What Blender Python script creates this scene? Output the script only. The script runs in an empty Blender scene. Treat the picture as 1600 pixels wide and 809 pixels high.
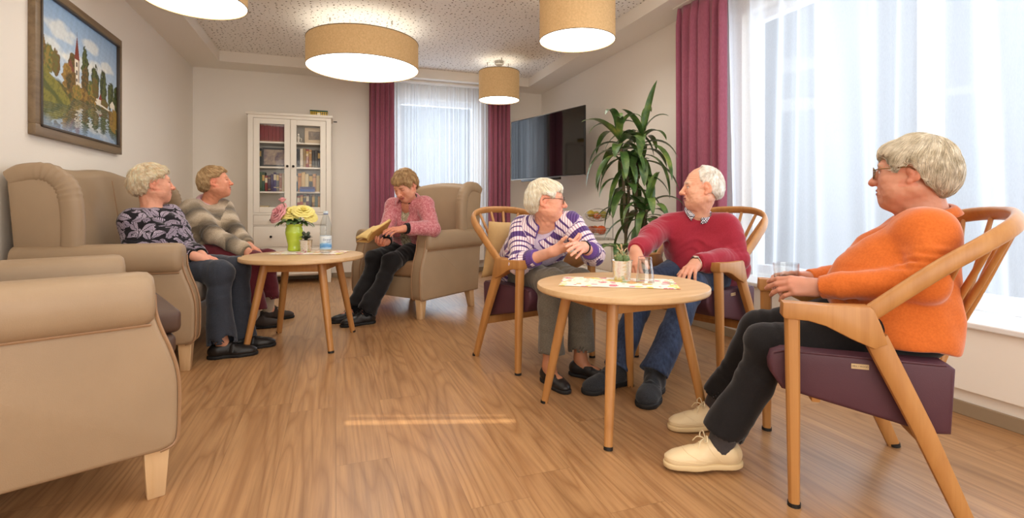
import bpy, bmesh, math, random
import numpy as np
from mathutils import Vector, Matrix

# ---------------------------------------------------------------- camera, world, lights, exposure
SC = bpy.context.scene
COL = SC.collection
FOC, HORIZON, EYE = 785.0, 322.0, 0.9           # focal length and horizon in pixels of the 1600x809 frame, eye height in m
FW = np.array([.3306, .9438]); RT = np.array([.9438, -.3306])

cam_data = bpy.data.cameras.new('camera')
cam = bpy.data.objects.new('camera', cam_data); COL.objects.link(cam)
cam.location = (0, 0, EYE)
cam.rotation_euler = (math.pi/2, 0, -math.atan2(.3306, .9438))
cam_data.sensor_width = 36; cam_data.lens = 36*FOC/1600
cam_data.shift_y = -(404.5-HORIZON)/1600
cam_data.clip_start = .05
SC.camera = cam

SC.view_settings.view_transform = 'Standard'
SC.view_settings.look = 'None'
SC.view_settings.exposure = 0.0
SC.view_settings.gamma = 1.0
SC.view_settings.use_curve_mapping = False
SC.cycles.use_denoising = True
SC.cycles.max_bounces = 10; SC.cycles.diffuse_bounces = 5; SC.cycles.transparent_max_bounces = 24
SC.cycles.sample_clamp_indirect = 6.0
SC.cycles.caustics_reflective = False; SC.cycles.caustics_refractive = False

world = bpy.data.worlds.new('World'); SC.world = world; world.use_nodes = True
bg = world.node_tree.nodes['Background']
bg.inputs[0].default_value = (.86, .93, 1.0, 1); bg.inputs[1].default_value = .30

def area_light(name, loc, target, sx, sy, power, color):
    d = bpy.data.lights.new(name, 'AREA'); d.shape = 'RECTANGLE'; d.size = sx; d.size_y = sy
    d.energy = power; d.color = color
    o = bpy.data.objects.new(name, d); COL.objects.link(o); o.location = loc
    o.rotation_euler = (Vector(target)-Vector(loc)).to_track_quat('-Z', 'Y').to_euler()
    return o
# daylight of the big right-hand window and of the window in the back wall
area_light('daylight_right', (3.35, 1.2, 1.45), (0, 1.3, .9), 3.4, 1.9, 84, (.88, .94, 1))
area_light('daylight_back', (1.3, 7.35, 1.5), (.9, 3, .6), 1.0, 1.7, 34, (.88, .94, 1))
area_light('fill_behind', (.3, -1.9, 1.35), (.4, 3.0, 2.35), 3.6, 1.6, 80, (1, .97, .92))  # fill added behind the camera to brighten ceiling and walls
# overhead fill light, added out of view to brighten the room
area_light('fill_overhead', (.6, 1.5, 2.55), (.6, 1.6, 0), 2.8, 2.4, 36, (1, .90, .77))
# low sun for the floor streaks, let in by gaps added to the unseen wall
sun_d = bpy.data.lights.new('low_sun', 'SUN'); sun_d.energy = 11.0; sun_d.angle = .0016; sun_d.color = (1, .93, .78)
sun = bpy.data.objects.new('low_sun', sun_d); COL.objects.link(sun); sun.location = (-2, -4, 2)
SUN_DIR = Vector((.15, 1, -.25)); sun.rotation_euler = SUN_DIR.to_track_quat('-Z', 'Y').to_euler()
# ---------------------------------------------------------------- helpers
PI = math.pi
def R_(d): return math.radians(d)
def P(px, py, z):
    """world point seen at pixel (px, py) of the frame at camera depth z"""
    l = (px-800)/FOC*z; q = FW*z+RT*l
    return np.array([q[0], q[1], EYE-(py-HORIZON)/FOC*z])
def lin(c):
    if isinstance(c, str): c = [int(c[i:i+2], 16) for i in (0, 2, 4)]
    r = []
    for v in c:
        v = v/255.0
        r.append(v/12.92 if v <= .04045 else ((v+.055)/1.055)**2.4)
    return tuple(r)
def rgba(c): return (*lin(c), 1)

class Nt:
    """small node-tree writer"""
    def __init__(s, name):
        s.m = bpy.data.materials.new(name); s.m.use_nodes = True
        s.t = s.m.node_tree; s.b = s.t.nodes['Principled BSDF']; s.out = s.t.nodes['Material Output']
    def n(s, typ, props=None, **ins):
        nd = s.t.nodes.new('ShaderNode'+typ)
        for k, v in (props or {}).items(): setattr(nd, k, v)
        for k, v in ins.items():
            k = k.replace('_', ' ')
            sock = nd.inputs[int(k[1:])] if k[0] == 'i' and k[1:].isdigit() else nd.inputs[k]
            s.put(sock, v)
        return nd
    def put(s, sock, v):
        if isinstance(v, bpy.types.NodeSocket): s.t.links.new(v, sock)
        elif isinstance(v, bpy.types.Node): s.t.links.new(v.outputs[0], sock)
        else: sock.default_value = v
    def math(s, op, a, b=0.0, c=None):
        nd = s.t.nodes.new('ShaderNodeMath'); nd.operation = op
        s.put(nd.inputs[0], a); s.put(nd.inputs[1], b)
        if c is not None: s.put(nd.inputs[2], c)
        return nd.outputs[0]
    def mix(s, f, a, b, mode='MIX'):
        nd = s.t.nodes.new('ShaderNodeMix'); nd.data_type = 'RGBA'; nd.blend_type = mode
        s.put(nd.inputs[0], f); s.put(nd.inputs[6], a); s.put(nd.inputs[7], b)
        return nd.outputs[2]
    def ramp(s, f, stops, interp='LINEAR'):
        nd = s.t.nodes.new('ShaderNodeValToRGB'); cr = nd.color_ramp; cr.interpolation = interp
        while len(cr.elements) > 1: cr.elements.remove(cr.elements[-1])
        for i, (p, c) in enumerate(stops):
            e = cr.elements[0] if i == 0 else cr.elements.new(p)
            e.position = p; e.color = c if len(c) == 4 else (*c, 1)
        s.put(nd.inputs[0], f); return nd.outputs[0]
    def coord(s, which='Object', scale=(1, 1, 1), rot=(0, 0, 0)):
        tc = s.t.nodes.new('ShaderNodeTexCoord'); mp = s.t.nodes.new('ShaderNodeMapping')
        s.put(mp.inputs[0], tc.outputs[which]); mp.inputs['Scale'].default_value = scale; mp.inputs['Rotation'].default_value = rot
        return mp.outputs[0]
    def noise(s, vec, scale, detail=3, rough=.5, dist=0):
        nd = s.n('TexNoise'); s.put(nd.inputs['Vector'], vec)
        nd.inputs['Scale'].default_value = scale; nd.inputs['Detail'].default_value = detail
        nd.inputs['Roughness'].default_value = rough; nd.inputs['Distortion'].default_value = dist
        return nd.outputs['Fac']
    def bump(s, h, strength=.2, dist=.01):
        nd = s.n('Bump'); nd.inputs['Strength'].default_value = strength; nd.inputs['Distance'].default_value = dist
        s.put(nd.inputs['Height'], h); s.put(s.b.inputs['Normal'], nd.outputs[0])
    def base(s, c): s.put(s.b.inputs['Base Color'], c)
    def rough(s, r): s.put(s.b.inputs['Roughness'], r)
    def spec(s, r): s.b.inputs['Specular IOR Level'].default_value = r

MATS = {}
def plain(name, c, rough=.5, metal=0, bump=0, bscale=60, var=.0, vscale=4, spec=.5, coat=0):
    if name in MATS: return MATS[name]
    k = Nt(name); col = rgba(c)
    if var:
        v = k.coord('Object'); f = k.noise(v, vscale, 4, .6)
        dark = tuple(x*(1-var) for x in col[:3])+(1,); lite = tuple(min(1, x*(1+var)) for x in col[:3])+(1,)
        k.base(k.ramp(f, [(.3, dark), (.7, lite)]))
    else: k.base(col)
    k.rough(rough); k.b.inputs['Metallic'].default_value = metal; k.spec(spec)
    if coat: k.b.inputs['Coat Weight'].default_value = coat
    if bump:
        v2 = k.coord('Object'); k.bump(k.noise(v2, bscale, 4, .6), bump, .004)
    MATS[name] = k.m; return k.m
def wood(name, c1, c2, axis=2, scale=1.0, rough=.42):
    if name in MATS: return MATS[name]
    k = Nt(name); sc = [22*scale]*3; sc[axis] = 1.6*scale
    v = k.coord('Object', tuple(sc)); f = k.noise(v, 1.0, 5, .6, .6)
    sc2 = [120*scale]*3; sc2[axis] = 4*scale
    g = k.noise(k.coord('Object', tuple(sc2)), 1.0, 3, .6)
    c = k.ramp(f, [(.25, rgba(c1)), (.6, rgba(c2)), (.8, rgba(c1))])
    k.base(k.mix(.25, c, k.ramp(g, [(.35, rgba(c1)), (.6, rgba(c2))]), 'MULTIPLY') if False else k.mix(k.math('MULTIPLY', g, .35), c, rgba(c1)))
    k.rough(rough); k.bump(g, .08, .002)
    MATS[name] = k.m; return k.m
def attr_mat(name, rough=.6, bump=0, bscale=80, attr='Col', sss=0, spec=.4, sheen=0, var=0, vscale=300):
    """material whose colour is the mesh's own colour attribute"""
    if name in MATS: return MATS[name]
    k = Nt(name); a = k.n('Attribute', {'attribute_name': attr}); c = a.outputs['Color']
    if var:
        f = k.noise(k.coord('Object'), vscale, 2, .6)
        c = k.mix(1.0, c, k.ramp(f, [(.3, (1-var,)*3), (.7, (1+var,)*3)]), 'MULTIPLY')
    k.base(c); k.rough(rough); k.spec(spec)
    if sss:
        k.b.inputs['Subsurface Weight'].default_value = sss; k.b.inputs['Subsurface Radius'].default_value = (.012, .005, .003)
        k.b.inputs['Subsurface Scale'].default_value = .6
    if sheen:
        k.b.inputs['Sheen Weight'].default_value = sheen; k.b.inputs['Sheen Roughness'].default_value = .5
    if bump: k.bump(k.noise(k.coord('Object'), bscale, 4, .65), bump, .003)
    MATS[name] = k.m; return k.m
def emit(name, c, strength):
    k = Nt(name); k.base((0, 0, 0, 1)); k.b.inputs['Emission Color'].default_value = rgba(c); k.b.inputs['Emission Strength'].default_value = strength
    return k.m
def clear_glass(name, tint=(1, 1, 1), ior=1.45, weight=.9):
    """thin pane: lets light straight through and reflects by Fresnel"""
    if name in MATS: return MATS[name]
    k = Nt(name); tr = k.n('BsdfTransparent'); tr.inputs[0].default_value = (*tint, 1)
    gl = k.n('BsdfGlossy'); gl.inputs['Roughness'].default_value = .02
    lw = k.n('LayerWeight'); lw.inputs[0].default_value = .5; fr = k.n('Math', {'operation': 'POWER'}); k.put(fr.inputs[0], lw.outputs['Facing']); fr.inputs[1].default_value = 3.5
    mx = k.n('MixShader'); k.put(mx.inputs[0], k.math('ADD', .035*weight, k.math('MULTIPLY', fr.outputs[0], .55*weight))); k.put(mx.inputs[1], tr.outputs[0]); k.put(mx.inputs[2], gl.outputs[0])
    k.put(k.out.inputs['Surface'], mx.outputs[0]); MATS[name] = k.m; return k.m

# ---- mesh pieces
def link_mesh(name, me, m, parent=None, smooth=True):
    if m is not None and not me.materials: me.materials.append(m)
    o = bpy.data.objects.new(name, me); COL.objects.link(o)
    if parent is not None: o.parent = parent
    if smooth: me.polygons.foreach_set('use_smooth', np.ones(len(me.polygons), bool))
    return o
class MB:
    """collects shapes and links them as ONE mesh object"""
    def __init__(s): s.bm = bmesh.new()
    def _xf(s, verts, M):
        if M is not None: bmesh.ops.transform(s.bm, matrix=M, verts=verts)
    def box(s, x0, x1, y0, y1, z0, z1, bev=0, seg=2, M=None):
        r = bmesh.ops.create_cube(s.bm, size=1); vs = r['verts']
        bmesh.ops.scale(s.bm, vec=(x1-x0, y1-y0, z1-z0), verts=vs)
        bmesh.ops.translate(s.bm, vec=((x0+x1)/2, (y0+y1)/2, (z0+z1)/2), verts=vs)
        return s._bev(vs, bev, seg, M)
    def _bev(s, vs, bev, seg, M):
        if bev:
            es = list({e for v in vs for e in v.link_edges})
            r = bmesh.ops.bevel(s.bm, geom=es, offset=bev, segments=seg, affect='EDGES', profile=.5)
            isl = set(vs) & set(s.bm.verts); isl = {v for v in isl if v.is_valid}
            isl |= set(r['verts'])
            st = list(isl)
            while st:
                v = st.pop()
                for e in v.link_edges:
                    w = e.other_vert(v)
                    if w not in isl: isl.add(w); st.append(w)
            vs = list(isl)
        s._xf(vs, M); return s
    def prism(s, pts, h0, h1, axis=0, bev=0, seg=2, M=None):
        """outline pts extruded along axis (0: pts are y,z  1: x,z  2: x,y)"""
        def mk(p, h):
            return {0: (h, p[0], p[1]), 1: (p[0], h, p[1]), 2: (p[0], p[1], h)}[axis]
        a = [s.bm.verts.new(mk(p, h0)) for p in pts]; b = [s.bm.verts.new(mk(p, h1)) for p in pts]
        n = len(pts); fs = [s.bm.faces.new(a), s.bm.faces.new(b[::-1])]
        for i in range(n): fs.append(s.bm.faces.new((a[i], b[i], b[(i+1) % n], a[(i+1) % n])))
        bmesh.ops.recalc_face_normals(s.bm, faces=fs)
        if bev:
            es = [e for e in {e for f in fs[:2] for e in f.edges}]
            r = bmesh.ops.bevel(s.bm, geom=es, offset=bev, segments=seg, affect='EDGES', profile=.5)
        vs = a+b
        isl = {v for v in vs if v.is_valid}
        if bev: isl |= set(r['verts'])
        st = list(isl)
        while st:
            v = st.pop()
            for e in v.link_edges:
                w = e.other_vert(v)
                if w not in isl: isl.add(w); st.append(w)
        s._xf(list(isl), M); return s
    def tube(s, pts, rad, n=10, caps=True, sec=None, up=(0, 0, 1), closed=False, M=None):
        """sweep along pts; rad number or list; sec=(a,b): elliptic section half sizes"""
        pts = [Vector(p) for p in pts]; N = len(pts); rings = []
        rads = rad if isinstance(rad, (list, tuple, np.ndarray)) else [rad]*N
        up = Vector(up); prev = None; vs = []
        for i, p in enumerate(pts):
            a = pts[(i-1) % N] if closed else pts[max(i-1, 0)]; b = pts[(i+1) % N] if closed else pts[min(i+1, N-1)]
            t = (b-a).normalized()
            if prev is None:
                side = t.cross(up)
                if side.length < 1e-3: side = t.cross(Vector((1, 0, 0)))
            else: side = prev-t*prev.dot(t)
            side.normalize(); prev = side; o2 = side.cross(t).normalized(); ring = []
            for k in range(n):
                an = 2*PI*k/n; cs, sn = math.cos(an), math.sin(an)
                if sec:
                    q = 2.6; cs = math.copysign(abs(cs)**(2/q), cs); sn = math.copysign(abs(sn)**(2/q), sn)
                    off = side*cs*sec[0]*rads[i]+o2*sn*sec[1]*rads[i]
                else: off = (side*cs+o2*sn)*rads[i]
                ring.append(s.bm.verts.new(p+off))
            rings.append(ring); vs += ring
        rng = range(N) if closed else range(N-1)
        for i in rng:
            A, B = rings[i], rings[(i+1) % N]
            for k in range(n): s.bm.faces.new((A[k], A[(k+1) % n], B[(k+1) % n], B[k]))
        if caps and not closed:
            s.bm.faces.new(rings[0][::-1]); s.bm.faces.new(rings[-1])
        s._xf(vs, M); return s
    def lathe(s, prof, n=32, M=None, cx=0, cy=0):
        """prof list of (r,z)"""
        rings = []; vs = []
        for r, z in prof:
            if r < 1e-5: v = s.bm.verts.new((cx, cy, z)); rings.append([v]); vs.append(v)
            else:
                ring = [s.bm.verts.new((cx+r*math.cos(2*PI*k/n), cy+r*math.sin(2*PI*k/n), z)) for k in range(n)]
                rings.append(ring); vs += ring
        for A, B in zip(rings, rings[1:]):
            for k in range(n):
                a, b = A[k % len(A)], A[(k+1) % len(A)]; c, d = B[(k+1) % len(B)], B[k % len(B)]
                q = []
                for v in (a, b, c, d):
                    if v not in q: q.append(v)
                if len(q) > 2: s.bm.faces.new(q)
        s._xf(vs, M); return s
    def grid(s, f, nu, nv, M=None):
        g = [[s.bm.verts.new(f(i/nu, j/nv)) for j in range(nv+1)] for i in range(nu+1)]
        for i in range(nu):
            for j in range(nv): s.bm.faces.new((g[i][j], g[i+1][j], g[i+1][j+1], g[i][j+1]))
        s._xf([v for r in g for v in r], M); return s
    def sphere(s, c, r, u=16, v=10, sc=(1, 1, 1), M=None):
        q = bmesh.ops.create_uvsphere(s.bm, u_segments=u, v_segments=v, radius=r); vs = q['verts']
        bmesh.ops.scale(s.bm, vec=sc, verts=vs); bmesh.ops.translate(s.bm, vec=c, verts=vs); s._xf(vs, M); return s
    def build(s, name, m, parent=None, smooth=True, sharp=40):
        me = bpy.data.meshes.new(name); s.bm.normal_update(); s.bm.to_mesh(me); s.bm.free()
        o = link_mesh(name, me, m, parent, smooth)
        if smooth and sharp: me.set_sharp_from_angle(angle=R_(sharp))
        return o
def solidify(o, t, off=0):
    md = o.modifiers.new('thickness', 'SOLIDIFY'); md.thickness = t; md.offset = off; return o
def tag(o, label=None, cat=None, group=None, kind=None):
    if label: o['label'] = label
    if cat: o['category'] = cat
    if group: o['group'] = group
    if kind: o['kind'] = kind
    return o
def thing(name, label, cat, loc=(0, 0, 0), rz=0, group=None):
    o = bpy.data.objects.new(name, None); COL.objects.link(o); o.empty_display_size = .1
    o.location = loc; o.rotation_euler = (0, 0, rz)
    return tag(o, label, cat, group)
def copy_tree(o, parent=None):
    c = o.copy(); COL.objects.link(c)
    if parent is not None: c.parent = parent
    for ch in list(o.children): copy_tree(ch, c)
    return c
def struct(o): o['kind'] = 'structure'; return o
def heading(d): return math.atan2(-d[0], d[1])      # rotation that turns local +y to direction d
def smooth_path(pts, n=8):
    """Catmull-Rom through pts"""
    pts = [Vector(p) for p in pts]; out = []
    for i in range(len(pts)-1):
        p0 = pts[max(i-1, 0)]; p1 = pts[i]; p2 = pts[i+1]; p3 = pts[min(i+2, len(pts)-1)]
        for k in range(n):
            t = k/n
            out.append(.5*((2*p1)+(p2-p0)*t+(2*p0-5*p1+4*p2-p3)*t*t+(3*p1-p0-3*p2+p3)*t**3))
    out.append(pts[-1]); return out
def text_mesh(body, size, m, name, parent, M, extrude=.0004, bold=False):
    cu = bpy.data.curves.new(name, 'FONT'); cu.body = body; cu.size = size; cu.extrude = extrude; cu.align_x = 'CENTER'; cu.align_y = 'CENTER'
    if bold: cu.offset = size*.02
    o = bpy.data.objects.new(name, cu); COL.objects.link(o)
    dg = bpy.context.evaluated_depsgraph_get(); me = bpy.data.meshes.new_from_object(o.evaluated_get(dg))
    bpy.data.objects.remove(o); me.transform(M); me.name = name
    return link_mesh(name, me, m, parent, smooth=False)
# ---------------------------------------------------------------- the room
XL, XR, YB, YF, ZC, ZS = -1.57, 2.81, 6.73, -2.2, 2.64, 2.52
def wall_mat(name, c):
    k = Nt(name); k.base(rgba(c)); k.rough(.85); k.spec(.2)
    v = k.coord('Object'); a = k.noise(k.coord('Object', (1, 1, 3)), 90, 4, .7); b = k.noise(v, 320, 2, .6)
    k.bump(k.math('ADD', a, k.math('MULTIPLY', b, .5)), .22, .004); return k.m
M_WALL = wall_mat('wall_plaster', (238, 231, 220))
M_WHITE = plain('white_paint', (240, 236, 228), .55)
M_TRIM = wall_mat('soffit_plaster', (240, 234, 224))
M_BASE = plain('taupe_baseboard', (150, 132, 108), .5)
M_FRAME = plain('white_window_frame', (236, 238, 240), .4)
M_PANE = clear_glass('window_glass', (.97, .98, 1))

# floor: oak planks running into the room
k = Nt('oak_planks'); v = k.coord('Object'); sx = k.n('SeparateXYZ'); k.put(sx.inputs[0], v)
X, Y = sx.outputs[0], sx.outputs[1]
row = k.math('FLOOR', k.math('DIVIDE', X, .19))
rn = k.n('TexWhiteNoise', {'noise_dimensions': '1D'}); k.put(rn.inputs['W'], row)
yy = k.math('ADD', Y, k.math('MULTIPLY', rn.outputs[0], 1.3))
brd = k.math('FLOOR', k.math('DIVIDE', yy, 1.3))
idn = k.n('TexWhiteNoise', {'noise_dimensions': '2D'}); cb = k.n('CombineXYZ'); k.put(cb.inputs[0], row); k.put(cb.inputs[1], brd); k.put(idn.inputs[0], cb.outputs[0])
shift = k.math('MULTIPLY', idn.outputs[0], 37.0)
gv = k.n('CombineXYZ'); k.put(gv.inputs[0], k.math('ADD', k.math('MULTIPLY', X, 4.5), shift)); k.put(gv.inputs[1], k.math('MULTIPLY', Y, .42)); k.put(gv.inputs[2], shift)
big = k.noise(gv.outputs[0], 1.0, 2, .5, .2)
rings = k.math('PINGPONG', k.math('MULTIPLY', big, 15.0), .5)
gv2 = k.n('CombineXYZ'); k.put(gv2.inputs[0], k.math('ADD', k.math('MULTIPLY', X, 110.0), shift)); k.put(gv2.inputs[1], k.math('MULTIPLY', Y, 3.5)); k.put(gv2.inputs[2], shift)
fine = k.noise(gv2.outputs[0], 1.0, 4, .6)
gv3 = k.n('CombineXYZ'); k.put(gv3.inputs[0], k.math('MULTIPLY', X, 9.0)); k.put(gv3.inputs[1], k.math('MULTIPLY', Y, 1.1)); k.put(gv3.inputs[2], shift)
broad = k.noise(gv3.outputs[0], 1.0, 3, .55)
c0 = k.ramp(rings, [(.0, rgba((158, 116, 76))), (.10, rgba((170, 128, 86))), (.25, rgba((180, 138, 95))), (.5, rgba((184, 142, 98)))])
c1 = k.mix(k.math('MULTIPLY', k.ramp(fine, [(.38, (1, 1, 1)), (.56, (0, 0, 0))]), .5), c0, rgba((154, 112, 76)))
gv4 = k.n('CombineXYZ'); k.put(gv4.inputs[0], k.math('ADD', k.math('MULTIPLY', X, 38.0), shift)); k.put(gv4.inputs[1], k.math('MULTIPLY', Y, 1.1)); k.put(gv4.inputs[2], shift)
streak = k.noise(gv4.outputs[0], 1.0, 4, .65, .5)
c1 = k.mix(1.0, c1, k.ramp(streak, [(.3, (.80, .77, .74)), (.5, (1, 1, 1)), (.7, (1.07, 1.07, 1.06))]), 'MULTIPLY')
c2 = k.mix(1.0, c1, k.ramp(broad, [(.25, (.84, .82, .80)), (.75, (1.08, 1.08, 1.08))]), 'MULTIPLY')
c3 = k.mix(1.0, c2, k.ramp(idn.outputs[0], [(0, (.92, .91, .90)), (1, (1.05, 1.05, 1.05))]), 'MULTIPLY')
ex = k.math('PINGPONG', X, .095); ey = k.math('PINGPONG', yy, .65)
gap = k.math('MAXIMUM', k.math('LESS_THAN', ex, .0009), k.math('LESS_THAN', ey, .0009))
k.base(k.mix(k.math('MULTIPLY', gap, .45), c3, rgba((96, 66, 42))))
k.rough(k.math('ADD', .24, k.math('MULTIPLY', fine, .16))); k.spec(.45)
k.bump(k.math('SUBTRACT', k.math('MULTIPLY', fine, .5), gap), .12, .002)
struct(MB().box(XL-.2, XR+.2, YF-.2, YB+.2, -.12, 0).build('floor', k.m, smooth=False))

# perforated acoustic ceiling
k = Nt('acoustic_ceiling'); v = k.coord('Object')
vo = k.n('TexVoronoi', {'voronoi_dimensions': '2D', 'feature': 'F1'}); k.put(vo.inputs['Vector'], v); vo.inputs['Scale'].default_value = 21.0; vo.inputs['Randomness'].default_value = .8
sz = k.n('SeparateColor'); k.put(sz.inputs[0], vo.outputs['Color'])
hole = k.math('LESS_THAN', vo.outputs['Distance'], k.math('ADD', .055, k.math('MULTIPLY', sz.outputs[0], .125)))
k.base(k.mix(hole, rgba((246, 244, 240)), rgba((104, 92, 80)))); k.rough(.9); k.spec(.1)
struct(MB().box(XL-.2, XR+.2, YF-.2, YB+.2, ZC, ZC+.12).build('ceiling', k.m, smooth=False))

struct(MB().box(XL-.2, XL, YF-.2, YB+.2, 0, ZC).build('wall_left', M_WALL, smooth=False))
# back wall and right wall with their window openings
WB = (.76, 1.86, .43, 2.33)          # x0, x1, z0, z1
m = MB(); m.box(XL, WB[0], YB, YB+.2, 0, ZC); m.box(WB[1], XR, YB, YB+.2, 0, ZC); m.box(WB[0], WB[1], YB, YB+.2, 0, WB[2]); m.box(WB[0], WB[1], YB, YB+.2, WB[3], ZC)
struct(m.build('wall_back', M_WALL, smooth=False))
WR = (-.75, 2.92, .40, 2.30)         # y0, y1, z0, z1
m = MB(); m.box(XR, XR+.2, YF-.2, WR[0], 0, ZC); m.box(XR, XR+.2, WR[1], YB+.2, 0, ZC); m.box(XR, XR+.2, WR[0], WR[1], 0, WR[2]); m.box(XR, XR+.2, WR[0], WR[1], WR[3], ZC)
struct(m.build('wall_right', M_WALL, smooth=False))
# wall behind the camera: two slanted gaps added to shape the streaks on the floor
def gap_at(px, py, dz=0):
    x, y, _ = P(px, py, FOC*EYE/(py-HORIZON)); t = (y-YF)/SUN_DIR[1]; return (x-SUN_DIR[0]*t, -SUN_DIR[2]*t+dz)
ga, gb = gap_at(538, 664), gap_at(806, 660); gc_, gd = gap_at(538, 656), gap_at(806, 654); ge, gf = gap_at(545, 650.5), gap_at(790, 649); gg, gh = gap_at(545, 648), gap_at(790, 647)
m = MB(); yb0, yb1 = YF-.006, YF
m.prism([(XL, 0), (XR, 0), (XR, gb[1]), gb, ga, (XL, ga[1])], yb0, yb1, 1)
m.prism([(ga[0], ga[1]), (XL, ga[1]), (XL, ge[1]), ge, gf, (XR, gf[1]), (XR, gb[1]), gb, gd, gc_], yb0, yb1, 1)
m.prism([(XL, ge[1]), (XL, ZC), (XR, ZC), (XR, gf[1]), gf, gh, gg, ge], yb0, yb1, 1)
struct(m.build('wall_front', M_WALL, smooth=False))
# dropped edge of the ceiling all round
struct(MB().box(XL, XL+.34, YF, YB, ZS, ZC-.001).build('trim_1', M_TRIM, smooth=False))
struct(MB().box(XR-.34, XR, YF, YB, ZS, ZC-.001).build('trim_2', M_TRIM, smooth=False))
struct(MB().box(XL+.34, XR-.34, YB-.36, YB, ZS, ZC-.001).build('trim_3', M_TRIM, smooth=False))
# parapet under the big window, with panel and stone sill
PX = 2.56
m = MB(); m.box(PX, XR, YF, 3.36, 0, .12); m.box(PX-.025, XR, YF, 3.36, .112, .385, .004)
struct(m.build('trim_4', M_WHITE, smooth=False))
struct(MB().box(PX-.045, XR+.02, YF, 3.37, .385, .412, .006).build('trim_5', plain('pale_sill', (232, 232, 232), .35), smooth=False))
struct(MB().box(PX-.012, PX, YF, 3.36, 0, .06, .003).build('baseboard_right', M_BASE, smooth=False))
struct(MB().box(XR-.012, XR, 3.36, YB, 0, .06, .003).build('baseboard_rear', M_BASE, smooth=False))
struct(MB().box(XL+.012, XR-.012, YB-.012, YB, 0, .06, .003).build('baseboard_back', M_BASE, smooth=False))
struct(MB().box(XL, XL+.012, YF, YB, 0, .06, .003).build('baseboard_left', M_BASE, smooth=False))
struct(MB().box(.70, 1.92, YB-.10, YB+.0, .16, .41, .004).build('trim_6', M_WHITE, smooth=False))
struct(MB().box(.66, 1.96, YB-.13, YB+.08, .412, .436, .005).build('trim_7', MATS['pale_sill'], smooth=False))

def window(name, x0, x1, z0, z1, bars, M):
    """frame in local x,z plane, 7 cm deep, with a pane in each field"""
    m = MB(); w = .065
    m.box(x0, x0+w, 0, .07, z0, z1, .004, M=M); m.box(x1-w, x1, 0, .07, z0, z1, .004, M=M)
    m.box(x0+w, x1-w, 0, .07, z0, z0+w, .004, M=M); m.box(x0+w, x1-w, 0, .07, z1-w, z1, .004, M=M)
    for b in bars: m.box(b-.045, b+.045, 0, .07, z0+w, z1-w, .004, M=M)
    o = struct(m.build(name, M_FRAME, smooth=False))
    g = MB().box(x0+w*.6, x1-w*.6, .03, .036, z0+w*.6, z1-w*.6, M=M).build('window_pane', M_PANE, o, smooth=False)
    return o
window('window_1', WB[0], WB[1], WB[2]+.005, WB[3], [], Matrix.Translation((0, YB+.10, 0)))
MR = Matrix.Translation((XR+.08, 0, 0)) @ Matrix.Rotation(PI/2, 4, 'Z') @ Matrix.Scale(-1, 4, (0, 1, 0))
window('window_2', WR[0], WR[1], .415, WR[3], [1.75, .5], MR)

# ---- curtains
def fabric(name, c, c2=None, rough=.85):
    k = Nt(name); w = k.noise(k.coord('Object', (260, 260, 40)), 1, 2, .6)
    k.base(k.ramp(w, [(.3, rgba(c2 or c)), (.7, rgba(c))])); k.rough(rough); k.spec(.15); k.b.inputs['Sheen Weight'].default_value = .3
    tl = k.n('BsdfTranslucent'); tl.inputs[0].default_value = rgba(c)
    mx = k.n('MixShader'); mx.inputs[0].default_value = .18; k.put(mx.inputs[1], k.b.outputs[0]); k.put(mx.inputs[2], tl.outputs[0]); k.put(k.out.inputs['Surface'], mx.outputs[0])
    return k.m
M_DRAPE = fabric('plum_curtain', (178, 106, 126), (158, 86, 108))
k = Nt('sheer_voile'); wv = k.noise(k.coord('Object', (500, 500, 60)), 1, 2, .6)
df = k.n('BsdfDiffuse'); df.inputs[0].default_value = (.74, .78, .85, 1); tl = k.n('BsdfTranslucent'); tl.inputs[0].default_value = (.90, .95, 1, 1)
m1 = k.n('MixShader'); m1.inputs[0].default_value = .62; k.put(m1.inputs[1], df.outputs[0]); k.put(m1.inputs[2], tl.outputs[0])
tr = k.n('BsdfTransparent'); lw = k.n('LayerWeight'); lw.inputs[0].default_value = .45
op = k.math('ADD', .42, k.math('MULTIPLY', lw.outputs['Facing'], .5)); op = k.math('ADD', op, k.math('MULTIPLY', k.math('SUBTRACT', wv, .5), .12))
m2 = k.n('MixShader'); k.put(m2.inputs[0], op); k.put(m2.inputs[1], tr.outputs[0]); k.put(m2.inputs[2], m1.outputs[0]); k.put(k.out.inputs['Surface'], m2.outputs[0])
M_SHEER = k.m

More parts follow.
